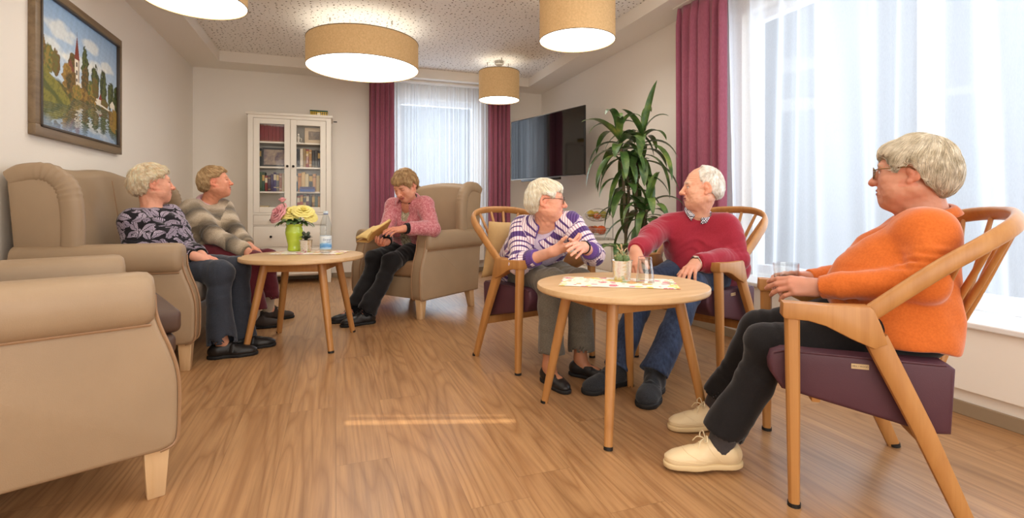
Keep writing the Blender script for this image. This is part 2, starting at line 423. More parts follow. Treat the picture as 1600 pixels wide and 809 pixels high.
def curtain(name, a, b, z0, z1, folds, amp, m, label, cat, group=None, gather=0.0, seed=0, thick=0, drift=0):
    """cloth hung from a to b (floor points) with folds; gather pinches the heading"""
    rnd = np.random.RandomState(seed); a = np.array(a, float); b = np.array(b, float)
    d = (b-a); L = np.linalg.norm(d); d /= L; nrm = np.array([-d[1], d[0]])
    nu = max(80, int(folds*14)); nv = 30
    ph = rnd.rand(8)*6.28; fr = 1+rnd.rand(8)*2.2
    def f(u, v):
        # irregular folds: the phase wanders, the depth grows towards the hem
        w = u+.012*math.sin(2*PI*fr[0]*u*3+ph[0])+.008*math.sin(2*PI*fr[1]*u*5+ph[1])+drift*(1-v)*.02*math.sin(5*u*2*PI+ph[5])
        A = amp*(.65+.35*math.sin(2*PI*fr[2]*u*2+ph[2]))*(1-gather*max(0, (v-.93)/.07)*.7)
        s = A*math.sin(2*PI*folds*w+.5*(1-v)*math.sin(2*PI*2*u+ph[3]))+.3*A*math.sin(2*PI*folds*2.3*w+ph[4])
        sw = .010*(1-v)*math.sin(2*PI*1.5*u+ph[6])
        t = u*L+.25*amp*math.cos(2*PI*folds*w)*(1-v*.3)
        p = a+d*t+nrm*(s+sw)
        return (p[0], p[1], z0+(z1-z0)*v+.004*math.sin(2*PI*folds*w)*(1 if v == 0 else 0))
    o = MB().grid(f, nu, nv).build(name, m, sharp=None)
    if thick: solidify(o, thick)
    return tag(o, label, cat, group)
curtain('curtain', (.385, 6.50), (.69, 6.53), .02, 2.49, 5, .045, M_DRAPE, 'plum drape left of the small back window, behind the reading woman', 'curtain', gather=1, seed=1, thick=.002)
curtain('curtain', (1.935, 6.52), (2.24, 6.50), .02, 2.49, 5, .045, M_DRAPE, 'plum drape right of the small back window, next to the television', 'curtain', gather=1, seed=2, thick=.002)
curtain('curtain', (2.63, 3.42), (2.68, 2.93), .425, 2.505, 5, .045, M_DRAPE, 'plum drape at the edge of the large right window, behind the man', 'curtain', gather=1, seed=3, thick=.002)
curtain('sheer_curtain', (.66, 6.60), (1.97, 6.60), .445, 2.50, 26, .014, M_SHEER, 'white sheer curtain over the small back window', 'curtain', gather=1, seed=4)
curtain('sheer_curtain', (2.69, 2.96), (2.69, -.9), .425, 2.505, 21, .034, M_SHEER, 'long white sheer curtain over the large right window', 'curtain', gather=1, seed=5, drift=1)
tag(MB().box(.36, 2.30, YB-.245, YB-.11, 2.492, 2.519, .004).build('curtain_rail', M_WHITE), 'white curtain rail above the small back window', 'curtain rail')
tag(MB().box(2.60, 2.735, -1.0, 3.45, 2.507, 2.519, .003).build('curtain_rail', M_WHITE), 'white curtain rail above the large right window', 'curtain rail')

# ---------------------------------------------------------------- furniture materials
def leather(name, c, var=.05, rough=.45):
    if name in MATS: return MATS[name]
    k = Nt(name); v = k.coord('Object'); f = k.noise(v, 5, 3, .5); col = rgba(c)
    k.base(k.ramp(f, [(.3, tuple(x*(1-var) for x in col[:3])), (.7, tuple(min(1, x*(1+var)) for x in col[:3]))])); k.rough(rough); k.spec(.4)
    vo = k.n('TexVoronoi'); k.put(vo.inputs['Vector'], v); vo.inputs['Scale'].default_value = 420
    k.bump(k.math('ADD', k.math('MULTIPLY', vo.outputs[0], .5), k.math('MULTIPLY', k.noise(v, 14, 3, .5), 1.2)), .12, .004)
    MATS[name] = k.m; return k.m
M_TAN = leather('tan_leather', (160, 136, 108))
M_TAN2 = leather('tan_leather_seat', (156, 122, 90))
M_BROWN = leather('dark_brown_leather', (82, 60, 48))
M_PURPLE = leather('plum_leather', (78, 44, 55), rough=.55)
M_GREYW = plain('grey_woven_seat', (132, 118, 104), .9, bump=.5, bscale=260, var=.3, vscale=220)
M_OAK = wood('oak', (164, 110, 58), (188, 136, 78))
M_OAKX = wood('oak_top', (196, 158, 112), (216, 182, 138), axis=0)
M_OAKL = wood('pale_beech', (206, 170, 124), (220, 188, 146))
M_BLACK = plain('black_rubber', (18, 17, 17), .6)
M_STEEL = plain('brushed_steel', (176, 172, 164), .3, 1)
M_DARKM = plain('dark_bronze', (40, 32, 28), .35, .8)

def bez_outline(pts, n=6): return [(p[0], p[1]) for p in [(q.x, q.y) for q in smooth_path([(a, b, 0) for a, b in pts], n)]]

def wing_seat(name, label, cat, loc, d, W, seat_m, seats=1, foot=False):
    """upholstered wing chair or sofa; local y = front, front legs at y=0"""
    t = thing(name, label, cat, (loc[0], loc[1], 0), heading(d)); h = W/2; inn = h-.115
    front = bez_outline([(-.01, .15), (.032, .17), (.040, .26), (.038, .37), (.020, .45), (-.005, .52), (-.020, .575), (-.024, .63)])
    prof = front+[(-.70, .63), (-.745, .60), (-.705, .15)]
    MB().box(-inn-.005, inn+.005, -.69, .0, .155, .325, .012).build('base', M_TAN, t)
    for s in (-1, 1):
        a = MB().prism(prof, min(s*inn, s*h), max(s*inn, s*h), 0, .016, 3).build('arm', M_TAN, t)
        r = MB(); cx = s*(h-.045)
        ys = [-.018, -.022, -.034, -.056, -.74]; rr = [.55, .82, .96, 1, 1]
        r.tube([(cx, y, .618) for y in ys], rr, 20, True, sec=(.078, .083), up=(0, 0, 1)); r.build('arm_roll', M_TAN, a, sharp=50)
        pp = MB(); pp.tube([(s*(h-.012), y+.004, z) for y, z in front], .0055, 6); pp.tube([(s*(inn+.012), y+.004, z) for y, z in front], .0055, 6)
        pp.tube([(s*(h+.003), y, .5435) for y in (-.03, -.2, -.5, -.735)], .0045, 6); pp.build('piping', M_TAN2, a)
        # wing, rolled over along its top and front edge
        wp = bez_outline([(-.745, 1.055), (-.67, 1.075), (-.585, 1.06), (-.525, .99), (-.505, .90), (-.50, .78), (-.505, .64)])
        wing = MB().prism(wp+[(-.735, .62), (-.765, 1.02)], min(s*(h-.07), s*(h-.012)), max(s*(h-.07), s*(h-.012)), 0, .012, 2).build('wing', M_TAN, t)
        m = MB(); path = smooth_path([(s*(h-.045), y, z) for y, z in [(-.765, 1.035), (-.70, 1.066), (-.61, 1.066), (-.545, 1.01), (-.520, .92), (-.512, .80), (-.514, .655)]], 10)
        n = len(path); rads = [.85+.15*min(1, i/8)+(.05*math.sin(i*2.1) if .25 < i/n < .65 else 0) for i in range(n)]
        m.tube(path, rads, 16, True, sec=(.050, .044), up=(1, 0, 0)); m.build('wing_roll', M_TAN, wing, sharp=60)
    # back, camel topped
    nx = 24; top = []
    for i in range(nx+1):
        u = -1+2*i/nx; x = u*(h-.035)
        z = 1.075+.045*math.cos(u*PI/2)**.8 if seats == 1 else 1.125+.014*math.cos(u*PI*2)
        top.append((x, z-.05*max(0, abs(u)-.8)/.2))
    outl = [(-(h-.035), .60)]+top+[(h-.035, .60), (h-.12, .58), (h-.12, .36), (-h+.12, .36), (-h+.12, .58)]
    Ms = Matrix(((1, 0, 0, 0), (0, 1, -.14, .0), (0, 0, 1, 0), (0, 0, 0, 1)))
    m = MB().prism(outl, -.625, -.505, 1, .05, 4, M=Ms)
    b = m.build('backrest', M_TAN, t, sharp=60)
    if seats > 1:
        m = MB()
        for q in range(1, seats):
            x = -h+.06+(2*h-.12)*q/seats; m.tube([(x, -.507-.14*z, z) for z in np.linspace(.5, 1.07, 12)], .006, 6)
        m.build('back_seam', M_TAN2, b)
    for q in range(seats):
        x0 = -inn+2*inn*q/seats; x1 = -inn+2*inn*(q+1)/seats
        MB().box(x0+.004, x1-.004, -.56, .012, .325, .455, .035, 4).build('seat_cushion', seat_m, t, sharp=60)
    if foot:
        c = MB().box(-inn+.03, inn-.03, -.50, .075, .475, .555, .022, 4).build('seat_cushion', M_BROWN, t, sharp=60)
        MB().box(-inn+.03, inn-.03, -.50, .060, .405, .472, .020, 4).build('lower_cushion', M_BROWN, c, sharp=60)
        tag(MB().box(inn-.14, inn-.105, .055, .0635, .432, .452).build('fabric_tab', plain('blue_tab', (40, 66, 150), .7), c), 'blue fabric tab')
    for x in (-1, 1):
        for y in (0, 1):
            yy = -.012 if y == 0 else -.63; sl = 0 if y == 0 else -.035; cx = x*(h-.055)
            m = MB().box(cx-.033, cx+.033, yy-.033, yy+.033, 0, .16, .003, 1)
            for v in m.bm.verts:
                f = 1-(v.co.z/.16); v.co.x = cx+(v.co.x-cx)*(1-.3*f); v.co.y = yy+(v.co.y-yy)*(1-.3*f)+sl*f
            m.build('leg', M_OAKL, t)
    return t
wing_seat('wing_sofa', 'tan leather wing sofa against the left wall with two women on it', 'sofa', (-.765, 4.07), (1, 0), 1.86, M_GREYW, 2)
wing_seat('wing_armchair', 'tan leather wing armchair under the back window, woman reading in it', 'armchair', (.41, 4.287), (-.79, -.61), .82, M_TAN2)
wing_seat('wing_armchair', 'empty tan leather wing armchair nearest the camera with dark brown seat cushion', 'armchair', (-.668, 2.185), (.915, .403), .84, M_GREYW, 1, True)

# ---------------------------------------------------------------- spindle back armchairs
def spindle_chair():
    t = thing('spindle_armchair', 'x', 'armchair')
    prof = [(.05, .445), (.058, .415), (.055, .385), (.022, .335), (-.36, .25), (-.405, .255), (-.415, .44), (-.40, .452), (.02, .458)]
    seat = MB().prism(prof, -.238, .238, 0, .012, 3).build('seat_cushion', M_PURPLE, t, sharp=50)
    m = MB()
    for s in (-1, 1): m.tube([(s*.2365, y, z) for y, z in [(.046, .447), (.02, .4545), (-.39, .4495)]], .0035, 6)
    m.build('piping', M_PURPLE, seat)
    lb = MB().box(-.2405, -.238, -.205, -.16, .419, .434, .0005, 1).build('maker_label', plain('beige_label', (196, 170, 128), .6), seat)
    lb['label'] = 'beige maker label'
    text_mesh('HELL I WOOD', .0065, M_BLACK, 'label_lettering', lb, Matrix.Translation((-.2407, -.1825, .427)) @ Matrix.Rotation(-PI/2, 4, 'Z') @ Matrix.Rotation(PI/2, 4, 'X'), .0001)
    MB().box(-.222, .222, -.085, -.06, .300, .330, .004).build('front_rail', M_OAK, t)
    MB().box(-.25, .25, -.365, -.34, .205, .25, .004).build('rear_rail', M_OAK, t)
    arm = [(.028, .612), (.030, .572), (.024, .563), (-.040, .560), (-.085, .548), (-.150, .515), (-.205, .492), (-.238, .508), (-.222, .560), (-.205, .603), (-.195, .612), (-.10, .609)]
    for s in (-1, 1):
        MB().prism(arm, s*.262-.028, s*.262+.028, 0, .006, 2).build('armrest', M_OAK, t, sharp=35)
        m = MB().tube([(s*.272, -.004, 0), (s*.268, -.002, .3), (s*.262, 0, .566)], [.72, .9, 1], 12, sec=(.0235, .0215), up=(0, 1, 0))
        l = m.build('front_leg', M_OAK, t, sharp=35)
        MB().tube([(s*.272, -.004, 0), (s*.272, -.004, .012)], .0185, 12).build('glide', M_BLACK, l)
        m = MB().tube([(s*.276, -.435, 0), (s*.272, -.325, .27), (s*.263, -.213, .52)], [.72, .95, 1.1], 12, sec=(.020, .029), up=(0, 1, 0))
        l = m.build('rear_leg', M_OAK, t, sharp=35)
        MB().tube([(s*.276, -.4365, 0), (s*.276, -.434, .012)], .020, 12).build('glide', M_BLACK, l)
    half = [(.262, -.195, .585), (.272, -.28, .660), (.278, -.37, .735), (.268, -.46, .795), (.225, -.545, .845), (.125, -.605, .872), (0, -.625, .878)]
    full = half+[(-x, y, z) for x, y, z in half[-2::-1]]
    path = smooth_path(full, 8)
    m = MB().tube(path, [1]*len(path), 14, sec=(.0125, .0235), up=(0, 0, 1))
    m.build('back_rail', M_OAK, t, sharp=60)
    arr = [np.array(p) for p in path]; N = len(arr)
    for i in range(10):
        u = .20+.60*i/9; tp = arr[int(round(u*(N-1)))]; q = (i-4.5)/4.5
        bt = np.array([q*.205, -.385-.03*(1-q*q), .255]); tp = tp+np.array([0, 0, -.012])
        mid = (bt+tp)/2+np.array([0, -.012, 0])
        MB().tube(smooth_path([bt, mid, tp], 5), [.75, .85, .95, 1.05, 1.1, 1.1, 1.05, 1, .9, .85, .8], 8, sec=(.0115, .0075), up=(0, 1, 0)).build('spindle', M_OAK, t, sharp=60)
    return t
CH = spindle_chair()
def put(o, label, x, y, d): o['label'] = label; o.location = (x, y, 0); o.rotation_euler = (0, 0, heading(d))
put(CH, 'oak spindle armchair in the right foreground under the woman in orange', 1.466, 1.361, (-.78, .62))
put(copy_tree(CH), 'oak spindle armchair by the plant, man in burgundy sweater sitting on it', 1.77, 2.33, (-.95, -.30))
put(copy_tree(CH), 'oak spindle armchair with a tan pillow, woman in striped cardigan sitting on it', 1.18, 2.59, (.27, -.96))

# ---------------------------------------------------------------- round tables
def round_table():
    t = thing('round_table', 'x', 'table')
    MB().lathe([(0, .538), (.355, .538), (.362, .541), (.365, .546), (.365, .561), (.363, .5645), (.358, .566), (0, .566)], 72).build('tabletop', M_OAKX, t, sharp=30)
    for k in range(4):
        a = PI/4+k*PI/2; c, s = math.cos(a), math.sin(a)
        l = MB().tube([(.347*c, .347*s, 0), (.29*c, .29*s, .27), (.232*c, .232*s, .538)], [.78, 1.0, 1.12], 14, sec=(.0205, .0205), up=(0, 0, 1)).build('leg', M_OAK, t, sharp=40)
        MB().tube([(.348*c, .348*s, 0), (.346*c, .346*s, .012)], .0175, 12).build('glide', M_BLACK, l)
        a2 = k*PI/2; M = Matrix.Rotation(a2, 4, 'Z')
        MB().box(-.155, .155, .152, .174, .478, .538, .003, M=M).build('apron', M_OAK, t)
    return t
TB = round_table()
TB['label'] = 'round oak table before the man in burgundy, with an upturned glass on it'; TB.location = (1.17, 1.905, 0); TB.rotation_euler[2] = .10
T2 = copy_tree(TB); T2['label'] = 'round oak table before the sofa with flower vase and water bottle on it'; T2.location = (-.205, 3.595, 0); T2.scale = (1.05, 1.05, 1.022); T2.rotation_euler[2] = -.28

# ---------------------------------------------------------------- glazed bookcase
M_CAB = plain('cream_lacquer', (236, 228, 214), .42)
cb = thing('glass_cabinet', 'tall white cabinet with two glass doors full of books against the back wall', 'cabinet', (-.94, 6.33, 0))
CW, CD, CHT = .885, .37, 1.97
m = MB(); m.box(0, .028, .02, CD, .0, CHT-.03, .002); m.box(CW-.028, CW, .02, CD, 0, CHT-.03, .002)
m.box(.028, CW-.028, CD-.012, CD, .09, CHT-.03); m.box(.028, CW-.028, .02, CD-.012, .815, .835); m.box(.028, CW-.028, .03, CD-.012, .09, .11); m.box(.028, CW-.028, .02, CD-.012, CHT-.05, CHT-.03)
m.box(0, .055, 0, .022, 0, CHT-.03, .002); m.box(CW-.055, CW, 0, .022, 0, CHT-.03, .002); m.box(.055, CW-.055, 0, .022, 1.905, CHT-.03, .002); m.box(.055, CW-.055, .0, .022, .80, .825, .002)
m.box(.055, CW-.055, .0, .022, .672, .682, .001); m.box(.055, CW-.055, .0, .022, .42, .43, .001); m.box(.055, CW-.055, .0, .022, .11, .15, .001)
m.box(CW/2-.012, CW/2+.012, .03, CD-.012, .835, CHT-.05)
m.build('carcass', M_CAB, cb, smooth=False)
MB().box(-.018, CW+.018, -.018, CD, CHT-.03, CHT, .004).build('top_board', M_CAB, cb)
SH = (1.645, 1.358, 1.07)
for z in SH: MB().box(.028, CW-.028, .05, CD-.012, z-.018, z).build('shelf', M_CAB, cb, smooth=False)
def knob(parent, x, y, z):
    MB().lathe([(0, -.004), (.006, -.004), (.006, .008), (.012, .014), (.0145, .020), (.012, .027), (0, .029)], 16, M=Matrix.Translation((x, y, z)) @ Matrix.Rotation(PI/2, 4, 'X')).build('knob', M_DARKM, parent)
for i, (x0, x1) in enumerate(((.058, CW/2-.002), (CW/2+.002, CW-.058))):
    m = MB(); z0, z1 = .828, 1.902
    m.box(x0, x0+.062, -.002, .02, z0, z1, .002); m.box(x1-.062, x1, -.002, .02, z0, z1, .002); m.box(x0+.062, x1-.062, -.002, .02, z0, z0+.062, .002); m.box(x0+.062, x1-.062, -.002, .02, z1-.062, z1, .002)
    dr = m.build('door', M_CAB, cb, smooth=False)
    MB().box(x0+.058, x1-.058, .008, .012, z0+.058, z1-.058).build('door_glass', clear_glass('cabinet_glass', (1, 1, 1), 1.45, .35), dr, smooth=False)
    knob(dr, (x1-.030) if i == 0 else (x0+.030), -.002, 1.36)
for z0, z1 in ((.685, .797), (.433, .669), (.153, .417)):
    dr = MB().box(.058, CW-.058, -.002, .02, z0, z1, .003).build('drawer', M_CAB, cb)
    for fx in (.27, .73): knob(dr, CW*fx, -.002, (z0+z1)/2)

def book_mat(c):
    n = 'cover_%02x%02x%02x' % tuple(c); return plain(n, c, .5, var=.12, vscale=30)
M_PAGES = plain('book_pages', (226, 208, 170), .9)
ORD = ['first', 'second', 'third', 'fourth', 'fifth', 'sixth', 'seventh', 'eighth', 'ninth', 'tenth', 'eleventh', 'twelfth']
def book(x, y, z, w, hgt, dep, c, label, group, lie=False, band=None):
    """spine to the front (local -y); w thick, standing on z or lying"""
    M = Matrix.Translation((x, y, z))
    if lie: M = M @ Matrix.Translation((0, 0, w)) @ Matrix.Rotation(PI/2, 4, 'Y')
    m = MB(); m.box(0, w, 0, .003, 0, hgt, .001, 1, M=M); m.box(0, .0025, .003, dep, 0, hgt, M=M); m.box(w-.0025, w, .003, dep, 0, hgt, M=M)
    o = m.build('book', book_mat(c), smooth=False); tag(o, label, 'book', group)
    MB().box(.003, w-.003, .004, dep-.004, .003, hgt-.003, M=M).build('pages', M_PAGES, o, smooth=False)
    if band:
        bm_ = MB()
        for f0, f1 in band[1]: bm_.box(.0005, w-.0005, -.0006, .001, hgt*f0, hgt*f1, M=M)
        bm_.build('spine_band', plain('band_%02x%02x%02x' % tuple(band[0]), band[0], .45), o, smooth=False)
    return o
rb = random.Random(7); CX, CY = -.94, 6.33+.10
GOLD = (196, 160, 84); PALE = (214, 200, 168)
def fits(x0, x1, cols, hmin, hmax, z, where, names, lie=False, dep=.17):
    n = len(cols); step = (x1-x0)/n
    for i, c in enumerate(cols):
        w = step*rb.uniform(.86, .97); hh = rb.uniform(hmin, hmax)
        band = (rb.choice([GOLD, PALE, (40, 34, 30)]), rb.choice([((.12, .16), (.80, .84)), ((.55, .85),), ((.2, .24), (.6, .9)), ((.08, .1),)]))
        yield book(CX+x0+i*step, CY+rb.uniform(-.008, .008), z, w, hh, dep, c, '%s book, %s from the left %s' % (names[i], ORD[i], where), 'books in the glass cabinet', band=band)
XA, XB, XC, XD = .085, .405, .475, .80
for i in range(8):
    book(CX+XA+i*.0395, CY-.005, SH[0], .038, .205, .17, (128, 24, 30), 'dark red volume of the matching row, %s from the left on the top shelf' % ORD[i], 'books in the glass cabinet', band=(GOLD, ((.06, .075), (.93, .945))))
list(fits(XA-.01, XA+.045, [(52, 62, 58), (38, 46, 48)], .20, .23, SH[1], 'beside the framed picture behind the left door', ['grey green', 'slate']))
list(fits(XA-.01, XB, [(186, 160, 62), (68, 96, 58), (34, 70, 48), (122, 40, 38), (70, 42, 58), (58, 46, 92), (66, 56, 104), (62, 44, 34), (150, 86, 46), (196, 176, 132), (188, 170, 130)], .18, .225, SH[2], 'on the third shelf behind the left door',
          ['yellow', 'olive green', 'dark green', 'red', 'plum', 'violet', 'pale violet', 'dark brown', 'rust brown', 'cream', 'light beige']))
bw = list(fits(XC, XD, [(46, 64, 112), (36, 36, 40), (222, 210, 190), (150, 120, 76), (132, 28, 34), (176, 128, 74), (34, 30, 28), (60, 52, 44), (30, 30, 32), (150, 100, 62)], .195, .24, SH[1], 'on the second shelf behind the right door',
               ['blue', 'black', 'white', 'tan patterned', 'red lettered', 'ochre', 'dark', 'dark grey', 'near black', 'light brown']))
list(fits(XC, XD, [(44, 92, 120), (192, 132, 72), (212, 178, 118), (210, 192, 148), (50, 50, 50), (200, 150, 104), (206, 182, 130), (84, 66, 56)], .19, .235, SH[2]+.0, 'on the third shelf behind the right door',
          ['teal', 'orange', 'straw yellow', 'cream', 'charcoal', 'salmon', 'pale yellow', 'brown']))
for i, (c, nm) in enumerate((((52, 82, 150), 'blue'), ((58, 60, 110), 'indigo'))):
    book(CX+XC+.065, CY-.085, SH[2]+i*.029, .028, .165, .075, c, '%s book lying flat in front of the third-shelf row' % nm, 'books in the glass cabinet', lie=True)
list(fits(XC, XD, [(60, 78, 66), (150, 62, 48), (170, 84, 58), (190, 160, 104), (96, 40, 44), (54, 52, 46), (150, 120, 84), (72, 88, 72), (196, 150, 88), (60, 78, 58)], .18, .215, .835, 'on the bottom shelf behind the right door',
          ['green', 'brick red', 'terracotta', 'sand', 'wine red', 'dark olive', 'khaki', 'sage green', 'golden', 'moss green']))
for i, (c, nm) in enumerate((((196, 160, 110), 'tan'), ((208, 184, 140), 'cream'))):
    book(CX+XA-.01, CY-.02, .835+i*.036, .035, .13, .13, c, '%s book lying flat on the bottom shelf behind the left door' % nm, 'books in the glass cabinet', lie=True)
# lettering on the red book
wb = bw[4]; bx = np.array([v.co[:] for v in wb.data.vertices]); c0 = (bx.min(0)+bx.max(0))/2
text_mesh('WOLFE', .033, plain('white_print', (232, 222, 206), .6), 'spine_lettering', wb, Matrix.Translation((c0[0], bx[:, 1].min()-.0008, c0[2])) @ Matrix.Rotation(PI/2, 4, 'X') @ Matrix.Rotation(PI/2, 4, 'Z'), .0002, True)
def picture(x, y, z, w, hgt, fr, c_in, label, lean=.06, fw=.018):
    M = Matrix.Translation((x, y, z)) @ Matrix.Rotation(-lean, 4, 'X')
    m = MB(); m.box(0, w, 0, .014, 0, fw, .002, M=M); m.box(0, w, 0, .014, hgt-fw, hgt, .002, M=M); m.box(0, fw, 0, .014, fw, hgt-fw, .002, M=M); m.box(w-fw, w, 0, .014, fw, hgt-fw, .002, M=M)
    o = m.build('picture_frame', fr, smooth=False); tag(o, label, 'picture')
    MB().box(fw, w-fw, .006, .010, fw, hgt-fw, M=M).build('print', c_in, o, smooth=False); return o
def print_mat(name, cols, scale):
    k = Nt(name); f = k.noise(k.coord('Object'), scale, 4, .6, 1.5); k.base(k.ramp(f, [(i/(len(cols)-1)*.5+.25, rgba(c)) for i, c in enumerate(cols)])); k.rough(.4); return k.m
picture(CX+XA+.055, CY-.055, SH[1], .285, .215, plain('black_frame', (24, 22, 22), .4), print_mat('dusky_print', [(60, 44, 70), (128, 108, 98), (176, 158, 130)], 11), 'dark framed picture with dusky purple print on the second cabinet shelf')
picture(CX+XC+.115, CY-.02, SH[0], .21, .185, plain('cream_frame', (206, 184, 150), .5), print_mat('sepia_print', [(54, 44, 36), (120, 100, 80), (190, 168, 136)], 30), 'small cream framed sepia photograph on the top cabinet shelf', fw=.042)
m = MB(); m.lathe([(0, 0), (.022, 0), (.024, .008), (.010, .016), (.014, .040), (.018, .062), (.008, .080), (.014, .094), (.012, .108), (0, .114)], 14)
m.tube([(-.016, 0, .060), (-.034, 0, .040), (-.030, 0, .022)], [.006, .006, .005], 8); m.tube([(.016, 0, .060), (.034, 0, .046), (.034, 0, .026)], [.006, .006, .005], 8)
o = m.build('figurine', plain('white_porcelain', (232, 222, 206), .3)); o.location = (CX+XC+.045, CY-.01, SH[0]); tag(o, 'tiny white porcelain figurine on the top cabinet shelf', 'figurine')
# checked tin on the cabinet
k = Nt('checked_tin'); sp = k.n('SeparateXYZ'); k.put(sp.inputs[0], k.coord('Object', (55, 55, 55)))
ck = k.n('TexChecker'); k.put(ck.inputs[0], k.coord('Object', (62, 62, 62), (0, PI/4, 0))); ck.inputs['Color1'].default_value = rgba((232, 190, 60)); ck.inputs['Color2'].default_value = rgba((24, 52, 34)); ck.inputs['Scale'].default_value = 1.0
k.base(ck.outputs[0]); k.rough(.4)
tn = MB().box(0, .195, 0, .11, 0, .052, .004).build('storage_tin', k.m); tn.location = (-.29, 6.40, CHT); tag(tn, 'green and yellow checked tin on top of the cabinet', 'tin')
tag(MB().box(-.003, .198, -.003, .113, .052, .070, .004).build('lid', plain('green_tin', (20, 72, 44), .4), tn), 'dark green lid')
MB().lathe([(0, 0), (.017, 0), (.018, .002), (0, .003)], 20, M=Matrix.Translation((.097, 0, .026)) @ Matrix.Rotation(PI/2, 4, 'X')).build('emblem', plain('cream_disc', (236, 226, 190), .4), tn)
tag(MB().tube([(-.030, 6.36, 1.905), (.012, 6.36, 1.905)], .006, 10).build('key', M_DARKM), 'small dark peg sticking out of the cabinet side near the top', 'peg')

# ---------------------------------------------------------------- drum lamps
k = Nt('parchment_shade'); f = k.noise(k.coord('Object'), 70, 4, .6); f2 = k.noise(k.coord('Object', (1, 1, 6)), 160, 2, .6)
c = k.ramp(k.math('ADD', k.math('MULTIPLY', f, .6), k.math('MULTIPLY', f2, .4)), [(.35, rgba((196, 158, 108))), (.65, rgba((218, 182, 132)))])
k.base(c); k.rough(.8); k.spec(.2); k.put(k.b.inputs['Emission Color'], c); k.b.inputs['Emission Strength'].default_value = .20
M_SHADE = k.m
M_DIFF = emit('lamp_diffuser', (255, 249, 238), 6.5)
M_UP = emit('lamp_top', (255, 238, 214), 1.8)
M_EDGE = plain('shade_edge', (120, 96, 70), .6)
def drum_lamp(label, x, y, D, z0, hgt, wires):
    t = thing('drum_lamp', label, 'lamp', (x, y, 0), 0, None); r = D/2; z1 = z0+hgt
    MB().lathe([(r-.003, z0), (r, z0), (r, z1), (r-.003, z1), (r-.003, z0)], 96).build('lamp_shade', M_SHADE, t, sharp=30)
    m = MB(); m.tube([(r*math.cos(a), r*math.sin(a), z1) for a in np.linspace(0, 2*PI, 96, endpoint=False)], .004, 6, closed=True); m.tube([(r*math.cos(a), r*math.sin(a), z0) for a in np.linspace(0, 2*PI, 96, endpoint=False)], .003, 6, closed=True)
    m.build('shade_ring', M_EDGE, t)
    MB().lathe([(0, z0+.006), (r-.004, z0+.006), (r-.004, z0+.009), (0, z0+.009)], 96).build('diffuser', M_DIFF, t, sharp=30)
    MB().lathe([(0, z1-.03), (r-.006, z1-.03), (r-.006, z1-.026), (0, z1-.026)], 64).build('top_plate', M_UP, t, sharp=30)
    MB().lathe([(0, ZC-.045), (.045, ZC-.045), (.055, ZC-.035), (.058, ZC-.0005), (0, ZC-.0005)], 32).build('canopy', M_STEEL, t, sharp=30)
    for a in wires:
        w = MB().tube([(r*.62*math.cos(a), r*.62*math.sin(a), z1-.028), (r*.62*math.cos(a), r*.62*math.sin(a), ZC)], .0013, 6); w.lathe([(0, ZC-.03), (.006, ZC-.03), (.008, ZC), (0, ZC)], 10, cx=r*.62*math.cos(a), cy=r*.62*math.sin(a)); w.build('suspension_wire', M_STEEL, t)
    MB().tube(smooth_path([(0, 0, ZC-.04), (.012, 0, (ZC+z1)/2), (-.01, 0, z1-.027)], 6), .003, 8).build('cord', plain('clear_cord', (180, 176, 168), .4), t)
drum_lamp('largest drum lamp, wide shallow beige shade hanging over the table by the sofa', .25, 5.05, 1.04, 2.22, .255, (R_(200), R_(320), R_(80)))
drum_lamp('small beige drum lamp at the upper left, cut off by the top of the picture', -.86, 3.76, .60, 2.22, .30, (0, 2.1, 4.2))
drum_lamp('small deep beige drum lamp hanging nearest the large right window', 1.82, 3.62, .60, 2.22, .33, (0, 2.1, 4.2))
drum_lamp('smallest beige drum lamp, hanging in front of the back window and television', 1.85, 5.75, .485, 2.17, .34, (.4, 2.5, 4.6))

# ---------------------------------------------------------------- television on its wall arm
a, b = np.array([2.145, 6.155]), np.array([2.525, 4.84]); d = (b-a)/np.linalg.norm(b-a); Lt = np.linalg.norm(b-a); nrm = np.array([d[1], -d[0]])    # nrm points to the room
tv = thing('television', 'large black flat television on the wall beside the plant', 'television', (a[0], a[1], 1.235), math.atan2(d[1], d[0]))
HT = .755
m = MB(); m.box(0, Lt, 0, .018, 0, HT, .003); m.box(.15, Lt-.15, .018, .05, .12, HT-.12, .01); m.build('housing', plain('tv_black', (14, 14, 15), .35), tv)
MB().box(.010, Lt-.010, -.0025, .001, .016, HT-.010).build('screen', plain('tv_screen', (8, 9, 11), .05, spec=1.0), tv, smooth=False)
MB().box(0, Lt, -.003, .0, 0, .006).build('bezel_strip', M_STEEL, tv, smooth=False)
MB().box(.22, .95, -.004, .03, -.028, 0, .003).build('speaker_bar', MATS['tv_black'], tv)
e = np.array([(2.775-a[0]), (5.62-a[1])]); lx = e@d; ly = -(e@nrm)
m = MB(); m.box(Lt/2-.1, Lt/2+.1, .05, .07, HT/2-.1, HT/2+.1, .003); m.tube([(Lt/2, .07, HT/2), ((Lt/2+lx)/2+.08, ly*.55, HT/2), (lx, ly, HT/2)], .018, 8); m.build('wall_arm', M_DARKM, tv)

# ---------------------------------------------------------------- low white cabinet with fruit stand
sb = thing('low_cabinet', 'low white cabinet behind the woman in the striped cardigan, fruit stand on it', 'cabinet', (2.36, 3.98, 0))
MB().box(0, .43, 0, 1.02, .06, .54, .003).build('carcass', M_CAB, sb); MB().box(-.015, .435, -.012, 1.03, .54, .56, .003).build('top_board', M_CAB, sb); MB().box(.03, .42, .03, .99, 0, .06).build('plinth', M_CAB, sb)
for y0, y1 in ((.012, .505), (.515, 1.008)):
    for z0, z1 in ((.07, .30), (.31, .53)):
        q = MB().box(-.012, 0, y0, y1, z0, z1, .003).build('drawer', M_CAB, sb); knob(q, -.012, (y0+y1)/2, (z0+z1)/2)

